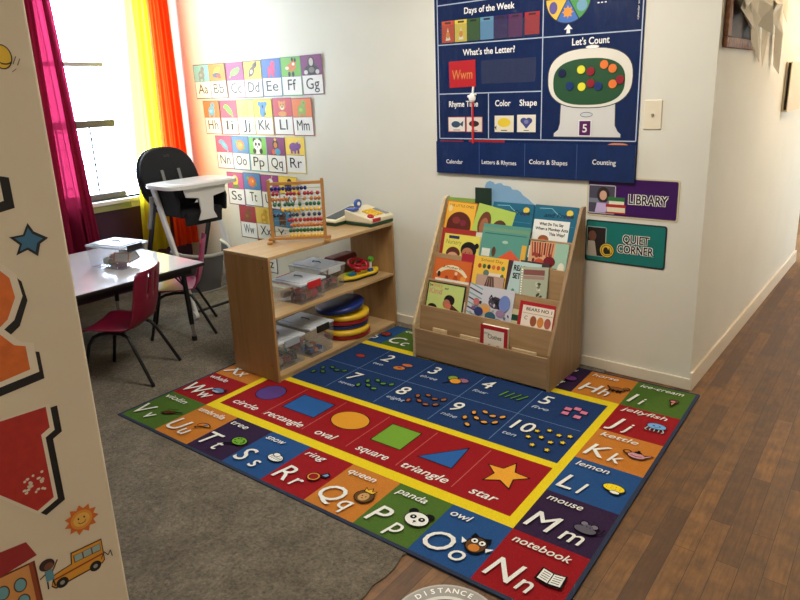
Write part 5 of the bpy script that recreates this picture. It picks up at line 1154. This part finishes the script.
# ================================================================== ELECTRONIC TOYS
cream = mat('cream_plastic', (222, 212, 184), .35); dgreen = mat('dark_green_plastic', (18, 62, 40), .35)
t1 = thing('toy_laptop', 'cream toy screen with dark sloping display behind the abacus', 'toy', (-.185, 1.40, SH + .001), 0)
mb = MB(); mb.lohi((-.068, -.165, 0), (.068, .165, .022), dgreen); mb.build('base', t1, bevel=.005)
mb = MB(); mb.prism([(-.170, .022), (.165, .022), (.165, .092), (-.170, .038)], -.07, .07, cream, axis=0); mb.build('body', t1, bevel=.006, seg=3)
sl = math.atan2(.054, .335)
mb = MB(); Ms = Matrix.Translation((0, -.170, .038)) @ Matrix.Rotation(sl, 4, 'X'); mb.lohi((-.052, .03, .0), (.052, .30, .0035), mat('dark_screen', (24, 40, 48), .2), M=Ms); mb.build('screen', t1, bevel=.002)
t2 = thing('toy_cash_register', 'cream toy register with yellow keys and red button on the shelf end', 'toy', (.0, 1.445, SH + .001), 0); t2.scale = (1.08, 1.15, 1.12)
mb = MB(); mb.lohi((-.10, -.105, 0), (.115, .105, .020), dgreen); mb.build('base', t2, bevel=.006, seg=3)
mb = MB(); mb.prism([(-.105, .020), (.118, .020), (.118, .048), (.0, .072), (-.105, .094)], -.105, .105, cream, axis=1); mb.build('body', t2, bevel=.008, seg=3)
sl2 = math.atan2(.024, .118)
Mk = Matrix.Translation((.118, 0, .048)) @ Matrix.Rotation(sl2, 4, 'Y')
mb = MB()
for i in range(4):
    for j in range(3): mb.lohi((-.135 + i * .026, -.045 + j * .032, .0), (-.115 + i * .026, -.02 + j * .032, .009), mat('key_yellow', (230, 186, 40), .3), M=Mk)
mb.build('keypad', t2, bevel=.002)
mb = MB(); mb.lohi((.115, -.09, .028), (.1215, -.02, .05), mat('toy_red', (180, 20, 44), .25)); mb.build('red_panel', t2, bevel=.002)
mb = MB(); mb.ball((-.035, -.072, .004), .022, MATS['toy_red'], M=Mk, sc=(1, 1, .6)); mb.build('red_button', t2)
mb = MB(); mb.lohi((-.14, .062, 0), (-.03, .09, .004), flat((130, 130, 140), .4), M=Mk); mb.build('card_slot', t2)
mb = MB(); mb.ball((.105, .06, .04), .009, mat('toy_amber', (210, 150, 50), .3)); mb.build('amber_knob', t2)
mb = MB(); mb.lohi((-.10, -.10, .085), (-.03, -.05, .098), mat('toy_blue', (60, 90, 170), .3)); mb.build('blue_tray', t2, bevel=.003)
mb = MB(); mb.cyl((-.075, -.02, .118), (-.06, -.02, .118), .028, mat('toy_blue', (60, 90, 170), .3), n=24); mb.cyl((-.06, -.02, .118), (-.057, -.02, .118), .012, M_white, n=14); mb.build('dial', t2, bevel=.002)

# ================================================================== TABLE
tb = thing('activity_table', 'low white topped children table with black edge and tubular legs', 'table', (-1.42, -.1, -.006))
TX0, TX1, TY0, TY1, TZ = -1.99, -.862, -.95, .69, .55
ox, oy = 1.42, .1
mb = MB(); mb.lohi((TX0 + ox, TY0 + oy, TZ - .024), (TX1 + ox, TY1 + oy, TZ - .0005), M_black); mb.build('edge_band', tb, bevel=.006, seg=3)
mb = MB(); mb.lohi((TX0 + ox + .006, TY0 + oy + .006, TZ - .002), (TX1 + ox - .006, TY1 + oy - .006, TZ + .0015), mat('white_laminate', (212, 210, 216), .22, coat=.3)); mb.build('table_top', tb)
mb = MB(); 
for (a, b, c, d) in ((TX0 + .07, TY0 + .07, TX1 - .07, TY0 + .09), (TX0 + .07, TY1 - .09, TX1 - .07, TY1 - .07), (TX0 + .07, TY0 + .09, TX0 + .09, TY1 - .09), (TX1 - .09, TY0 + .09, TX1 - .07, TY1 - .09)): mb.lohi((a + ox, b + oy, TZ - .075), (c + ox, d + oy, TZ - .024), M_black)
mb.build('apron', tb)
for sx, sy in ((0, 0), (1, 0), (0, 1), (1, 1)):
    xx = (TX1 - .10 if sx else TX0 + .10) + ox; yy = (TY1 - .12 if sy else TY0 + .12) + oy
    dx_ = .035 if sx else -.035; dy_ = -.0 if sy else 0
    mb = MB(); mb.cyl((xx, yy, TZ - .024), (xx + dx_, yy + dy_, .12), .017, M_blackm); leg = mb.build('leg', tb)
    mb = MB(); mb.cyl((xx + dx_ * 1.0, yy, .13), (xx + dx_ * 1.25, yy, .03), .012, M_chrome); mb.build('leg_extension', leg)
    mb = MB(); mb.cyl((xx + dx_ * 1.25, yy, .034), (xx + dx_ * 1.28, yy, .0), .018, M_black); mb.build('foot_cap', leg)
    mb = MB(); mb.tube([(xx, yy, TZ - .16), (xx - dx_ * 3, yy, TZ - .03)], .006, M_blackm); mb.tube([(xx, yy, TZ - .16), (xx, yy + (-.1 if sy else .1), TZ - .03)], .006, M_blackm); mb.build('brace', leg)

BC = (-1.335, .33, .5462)
clear_bin('clear bin with black latch standing on the white table', BC, (.33, .25, .165), None, (20, 20, 22), rz=math.radians(12))
toys('the bin on the table', BC, math.radians(12), [('card', (190, 120, 80), .06, -.03, .06, .10, (1.0, .2, .9)), ('card', (96, 60, 84), .08, .04, .055, .09, (1.1, -.3, 1.2)), ('card', (60, 50, 56), .0, .05, .06, .09, (1.2, .1, .3)), ('ball', (230, 226, 216), -.06, -.05, .036, .055, (0, 0, 0)), ('ball', (160, 150, 140), .0, -.06, .034, .05, (0, 0, 0)), ('ball', (190, 120, 80), -.09, .03, .036, .06, (0, 0, 0)), ('block', (176, 50, 60), -.03, .03, .03, .07, (0, 0, .4)), ('block', (96, 60, 84), .09, -.06, .02, .06, (0, 0, 1.1))], 'toys in the bin on the table')

# ================================================================== CHILD CHAIRS
def child_chair(label, loc, rz, shell, sname):
    t = thing('child_chair', label, 'chair', loc, rz)
    sm = mat(sname, shell, .38, bump=.03, bscale=200)
    # one moulded shell: seat, curved transition and back (local +x is forward)
    prof = [(.185, .318), (.175, .335), (.12, .342), (.03, .334), (-.06, .330), (-.125, .340), (-.158, .372), (-.178, .43), (-.198, .52), (-.216, .61), (-.228, .672), (-.232, .685)]
    def fn(u, v):
        k = v * (len(prof) - 1); i = min(int(k), len(prof) - 2); f = k - i
        x = prof[i][0] * (1 - f) + prof[i + 1][0] * f; z = prof[i][1] * (1 - f) + prof[i + 1][1] * f
        hw = .178 if v < .45 else .178 - .018 * (v - .45) / .55
        if v < .08: hw *= .93
        if v > .93: hw *= .86
        s = 2 * u - 1
        if v < .5: z += .012 * abs(s) ** 3
        else: x += .030 * abs(s) ** 2.2
        return (x, s * hw, z)
    NU, NV = 17, 26
    slots = lambda i, j: (i in (6, 10)) and 19 <= j <= 22
    mb = MB(); mb.grid(fn, NU, NV, sm, skip=slots); mb.build('moulded_shell', t, solid=.007)
    for s in (-1, 1):
        yy = s * .135
        mb = MB(); mb.tube([(.02, yy, .318), (.08, yy, .312), (.12, yy * 1.05, .295), (.15, yy * 1.12, .25), (.205, s * .178, .0)], .0105, M_blackm); mb.build('leg', t)
        mb = MB(); mb.tube([(.02, yy, .318), (-.05, yy, .312), (-.095, yy * 1.08, .29), (-.125, yy * 1.2, .24), (-.235, s * .195, .0)], .0105, M_blackm); mb.build('leg', t)
    mb = MB(); mb.tube([(.03, -.135, .316), (.03, .135, .316)], .009, M_blackm); mb.tube([(-.05, -.135, .312), (-.05, .135, .312)], .009, M_blackm); mb.build('seat_support', t)
    return t
child_chair('maroon plastic child chair with black legs at the near table side', (-.775, .005, -.0055), math.atan2(-.55, -.83), (112, 16, 44), 'maroon_shell')
child_chair('maroon plastic child chair, window-lit pink in its colour, tucked at the table corner by the high chair', (-1.19, .665, -.0055), math.atan2(-.80, -.60), (158, 34, 92), 'maroon_shell_window_lit')  # shell is maroon; pinkish window light is put into its colour

# ================================================================== HIGH CHAIR  (local +x forward)
HX, HY = -1.52, 1.095
hc = thing('high_chair', 'white and black high chair with tray in the window corner', 'high chair', (HX, HY, -.0055), 0)
pad = mat('black_fabric_pad', (20, 22, 26), .85, bump=.2, bscale=90)
wpl = mat('high_chair_white', (226, 226, 224), .35); gpl = mat('high_chair_grey', (130, 130, 128), .45)
# padded back: rounded shield
def shield(n=36):
    P_ = []
    for i in range(n):
        t = 2 * PI * i / n; c, s = math.cos(t), math.sin(t)
        y = .255 * math.copysign(abs(c) ** .75, c); z = (.27 if s > 0 else .24) * math.copysign(abs(s) ** .9, s)
        P_.append((y, z))
    return P_
mb = MB(); Mb_ = Matrix.Translation((-.27, 0, 1.02)) @ Matrix.Rotation(-.30, 4, 'Y')
mb.prism(shield(), -.022, .028, pad, axis=0, M=Mb_); mb.build('backrest', hc, bevel=.018, seg=3)
mb = MB(); mb.prism([(y * 1.05, z * 1.04) for y, z in shield()], -.036, -.023, mat('back_shell', (40, 42, 46), .4), axis=0, M=Mb_); mb.build('back_shell', hc, bevel=.005)
for y in (-.075, .075):
    mb = MB(); mb.box((.034, y, .0), (.006, .026, .16), gpl, M=Mb_); mb.build('harness_strap', hc, bevel=.002)
mb = MB(); mb.box((.032, 0, .19), (.006, .06, .018), M_black, M=Mb_); mb.build('badge', hc, bevel=.002)
mb = MB(); mb.lohi((-.20, -.19, .765), (.12, .19, .82), pad); mb.build('seat_pad', hc, bevel=.02, seg=3)
for s in (-1, 1):
    mb = MB(); mb.prism([(-.24, .80), (-.24, 1.0), (-.05, .995), (.10, .985), (.14, .90), (.12, .78)], s * .215 - .012, s * .215 + .012, pad, axis=1); mb.build('side_wing', hc, bevel=.008)
mb = MB(); mb.prism([(.10, .70), (.135, .70), (.15, .80), (.10, .82)], -.16, .16, pad, axis=1); mb.build('leg_flap', hc, bevel=.01)
# tray
def rr(x0, y0, x1, y1, r, n=6):
    Q = []
    for cx_, cy_, a_ in ((x1 - r, y1 - r, 0), (x0 + r, y1 - r, 1), (x0 + r, y0 + r, 2), (x1 - r, y0 + r, 3)):
        for i in range(n + 1):
            t = PI / 2 * (a_ + i / n); Q.append((cx_ + r * math.cos(t), cy_ + r * math.sin(t)))
    return Q
mb = MB(); mb.prism(rr(-.19, -.315, .235, .315, .11), .998, 1.028, wpl); mb.prism(rr(-.15, -.285, .215, .285, .10), 1.028, 1.034, wpl); mb.build('tray', hc, bevel=.008, seg=3)
mb = MB(); mb.prism(rr(-.08, -.20, .18, .20, .08), 1.0341, 1.0365, mat('tray_inset', (206, 208, 210), .3)); mb.build('tray_inset', hc)
mb = MB(); mb.prism([(-.19, .998), (.19, .998), (.175, .93), (.065, .912), (.055, .80), (.085, .74), (-.085, .74), (-.055, .80), (-.065, .912), (-.175, .93)], .165, .185, wpl, axis=0); mb.build('crotch_post', hc, bevel=.006)
# legs
for s in (-1, 1):
    mb = MB(); mb.prism([(-.16, .985), (-.105, .985), (.25, .03), (.205, .03)], s * .245 - .014, s * .245 + .014, wpl, axis=1); mb.build('leg', hc, bevel=.008)
    mb = MB(); mb.prism([(-.09, .86), (-.13, .90), (-.47, .03), (-.43, .03)], s * .268 - .009, s * .268 + .009, mat('leg_black', (30, 30, 32), .4), axis=1); mb.build('leg', hc, bevel=.006)
    mb = MB(); mb.tube([(-.125, s * .276, .93), (-.13, s * .28, .86), (-.165, s * .28, .76), (-.20, s * .28, .68)], .017, gpl); mb.build('arm_hinge', hc)
    for xx in (.228, -.45):
        mb = MB(); mb.cyl((xx, s * .255 - .016, .032), (xx, s * .255 + .016, .032), .032, wpl if xx > 0 else M_black, n=18); mb.build('wheel', hc, bevel=.003)
mb = MB(); mb.tube([(.215, -.24, .05), (.215, .24, .05)], .012, mat('leg_black', (30, 30, 32), .4)); mb.build('front_crossbar', hc)
mb = MB(); mb.tube([(-.43, -.262, .08), (-.43, .262, .08)], .012, MATS['leg_black']); mb.build('rear_crossbar', hc)
# footrest hoop and mesh basket
hoop = [(-.02, -.235, .50), (.10, -.215, .48), (.20, -.16, .47), (.245, -.06, .465), (.245, .06, .465), (.20, .16, .47), (.10, .215, .48), (-.02, .235, .50)]
mb = MB(); mb.tube(hoop, .015, mat('hoop_grey', (170, 170, 164), .4)); mb.build('footrest_hoop', hc)
net = clear_plastic('basket_net', (120, 120, 122), .45)
def bnet(u, v):
    k = u * (len(hoop) - 1); i = min(int(k), len(hoop) - 2); f = k - i; p = Vector(hoop[i]).lerp(Vector(hoop[i + 1]), f)
    return (p.x * (1 - .35 * v) , p.y * (1 - .15 * v), p.z * (1 - v) + .16 * v)
mb = MB(); mb.grid(bnet, 28, 8, net); mb.build('storage_net', hc)
mb = MB(); mb.tube([bnet(i / 14, 1) for i in range(15)], .008, gpl); mb.build('net_hem', hc)

# ================================================================== HALL WALL OBJECTS
def hallM(y, z, off=.002):
    k = (2.18 - 2.111) / (4.9 - YW); x = 2.111 + (y - YW) * k
    return frameM((x + off, y, z), (k, 1, 0), (0, 0, 1))
fr = thing('wall_frame', 'dark brown carved frame on the hall wall near the corner', 'frame'); fr.matrix_world = hallM(1.70, 1.79)
brown = mat('carved_frame_wood', (124, 78, 46), .6, var=.5, vscale=40, bump=.5, bscale=60)
for (a, b, c, d) in ((0, 0, .62, .05), (0, .55, .62, .60), (0, .05, .07, .55), (.55, .05, .62, .55)):
    mb = MB(); mb.lohi((a, b, 0), (c, d, .022), brown); mb.build('frame_rail', fr, bevel=.006)
mb = MB(); mb.lohi((.07, .05, 0), (.55, .55, .006), mat('frame_backing', (54, 34, 28), .6)); mb.build('backing', fr)
paper = mat('cream_paper', (240, 236, 224), .7, bump=.1, bscale=30)
papers = [ # (y, z top, width, length, tilt, out, label)
 (1.86, 2.16, .20, .30, .35, .050, 'cream folded paper hanging over the brown frame edge'),
 (1.98, 2.08, .26, .20, -.45, .075, 'short crumpled cream sheet sticking out of the frame'),
 (2.12, 2.13, .20, .42, .20, .050, 'long pointed cream paper beside the frame, lowest left tip'),
 (2.30, 2.16, .30, .30, -.30, .080, 'crumpled wide cream paper in the middle of the hall paper cluster'),
 (2.45, 2.12, .20, .42, .10, .040, 'cream pointed paper hanging central in the hall cluster'),
 (2.62, 2.20, .34, .32, .40, .070, 'broad cream paper right of centre in the cluster'),
 (2.80, 2.14, .14, .50, .28, .040, 'thin cream paper strip at the cluster lower right'),
 (2.96, 2.26, .26, .30, -.25, .060, 'cream paper at the right end of the hall cluster')]
rp = random.Random(5)
for y, zt, w, L, tl, out, lb in papers:
    j = lambda q: rp.uniform(-q, q)
    mb = MB()
    vs = [(-w / 2, j(.03), .0), (j(.02), .0, out * .6), (w / 2, j(.03), .0),
          (-w * (.46 + j(.1)), -L * (.45 + j(.1)), out * (.5 + j(.4))), (w * j(.2), -L * .5, out * (1 + j(.5))), (w * (.40 + j(.1)), -L * (.42 + j(.12)), out * (.3 + j(.3))),
          (-w * (.2 + j(.2)), -L * (.75 + j(.12)), out * (.4 + j(.4))), (w * j(.25), -L, out * (.8 + j(.4))), (w * (.24 + j(.15)), -L * (.72 + j(.1)), out * (.6 + j(.5)))]
    mb.add(vs, [(0, 3, 4), (0, 4, 1), (1, 4, 2), (4, 5, 2), (3, 6, 4), (6, 7, 4), (4, 7, 8), (4, 8, 5)], paper)
    o = mb.build('hanging_paper', solid=.0015); o.matrix_world = hallM(y, zt, .026 if y < 2.35 else .006) @ Matrix.Rotation(tl, 4, 'Z')
    tag(o, lb, 'paper', 'papers pinned on the hall wall')
fb = thing('wall_file_box', 'cream wall-mounted file box on the hall wall beyond the papers', 'file holder'); fb.matrix_world = hallM(3.42, 1.405)
mb = MB(); mb.prism([(0, 0), (.50, 0), (.50, .335), (0, .335)], .001, .010, M_trim); mb.build('back_plate', fb)
mb = MB(); mb.prism([(0, .0), (.50, .0), (.50, .335), (0, .335)], .030, .036, mat('file_cream', (218, 200, 170), .5)); mb.build('front_plate', fb)
mb = MB(); mb.lohi((0, 0, .010), (.50, .012, .030), M_trim); mb.lohi((.02, .012, .012), (.028, .33, .029), M_black); mb.build('tray_floor', fb)
pf = thing('wall_picture', 'dark framed picture at the far end of the hall wall', 'picture'); pf.matrix_world = hallM(4.02, 1.80)
mb = MB(); mb.lohi((0, 0, 0), (.30, .28, .015), M_black); mb.build('frame', pf, bevel=.003)
mb = MB(); mb.lohi((.0, -.025, .0), (.30, -.001, .016), M_white); mb.build('caption_strip', pf)

# floor sticker
fs = MB(); fs.cyl((0, 0, 0), (0, 0, .0008), .185, mat('sticker_grey', (176, 172, 164), .4), n=48)
a = Art(fs, Matrix.Translation((0, 0, .0008)), dz=.0001, w0=.00005)
a.ell(0, 0, .178, .178, (150, 146, 140), n=48); a.ell(0, 0, .132, .132, (206, 202, 194), n=48); a.ell(0, 0, .118, .118, (60, 60, 66), n=40); a.ell(0, 0, .112, .112, (206, 202, 194), n=40)
def arc_text(s, r, mid, cap, c, sp=.17):
    for k, ch in enumerate(s):
        t = mid - (k - (len(s) - 1) / 2) * sp
        a.text(ch, r * math.cos(t), r * math.sin(t), cap, c, align='c', rot=t - PI / 2, bold=.02); a.w -= a.dz
    a.w += a.dz
arc_text('SOCIAL', .146, PI * 1.02, .022, WHITE); arc_text('DISTANCE', .146, PI / 2, .022, WHITE)
tag(fs.build('floor_sticker', loc=(1.940, -.500, ZF + .0005), rot=(0, 0, .62)), 'round grey DISTANCE floor sticker on the planks by the rug', 'floor sticker')

# ================================================================== CAMERA
def cam():
    yaw, pit, rol, Fp, cx, cy = -.6672, -.2642, -.0367, 648.06, 403.378, 266.212
    f = Vector((math.cos(pit) * math.sin(yaw), math.cos(pit) * math.cos(yaw), math.sin(pit)))
    r = Vector((math.cos(yaw), -math.sin(yaw), 0)); u = r.cross(f)
    r2 = r * math.cos(rol) + u * math.sin(rol); u2 = -r * math.sin(rol) + u * math.cos(rol)
    c = bpy.data.cameras.new('camera'); o = bpy.data.objects.new('camera', c); COL.objects.link(o)
    M = Matrix.Identity(4)
    for i in range(3): M[i][0] = r2[i]; M[i][1] = u2[i]; M[i][2] = -f[i]
    M.translation = Vector((2.9136, -1.8840, 1.6412)); o.matrix_world = M
    c.sensor_width = 36; c.lens = Fp / 800 * 36
    c.shift_x = -(cx - 400) / 800; c.shift_y = (cy - 300) / 800
    c.clip_start = .05
    SC.camera = o
cam()

# ================================================================== LIGHT
w = bpy.data.worlds.new('daylight'); SC.world = w; w.use_nodes = True
bg = w.node_tree.nodes['Background']; bg.inputs[0].default_value = (.74, .86, 1, 1); bg.inputs[1].default_value = 24
def area(name, loc, rot, sx, sy, power, col, portal=False, spread=None):
    l = bpy.data.lights.new(name, 'AREA'); l.shape = 'RECTANGLE'; l.size = sx; l.size_y = sy; l.energy = power; l.color = col
    if portal: l.cycles.is_portal = True
    o = bpy.data.objects.new(name, l); COL.objects.link(o); o.location = loc; o.rotation_euler = rot
    return o
area('window_portal', (XL - .16, (WY0 + WY1) / 2, (WZ0 + WZ1) / 2), (0, -PI / 2, 0), WZ1 - WZ0, WY1 - WY0, 1, (1, 1, 1), portal=True)
area('room_ceiling_lamp', (1.25, .35, CEIL - .03), (0, 0, 0), 1.2, .6, 50, (1, .93, .80))
area('hall_ceiling_lamp', (3.0, 3.6, CEIL - .03), (0, 0, 0), .6, .6, 30, (1, .70, .38))
area('hall_ceiling_lamp', (3.2, -2.6, CEIL - .03), (0, 0, 0), .6, .6, 16, (1, .88, .68))

SC.view_settings.view_transform = 'Standard'; SC.view_settings.look = 'None'; SC.view_settings.gamma = 1; SC.view_settings.use_curve_mapping = False
SC.view_settings.exposure = 0.10
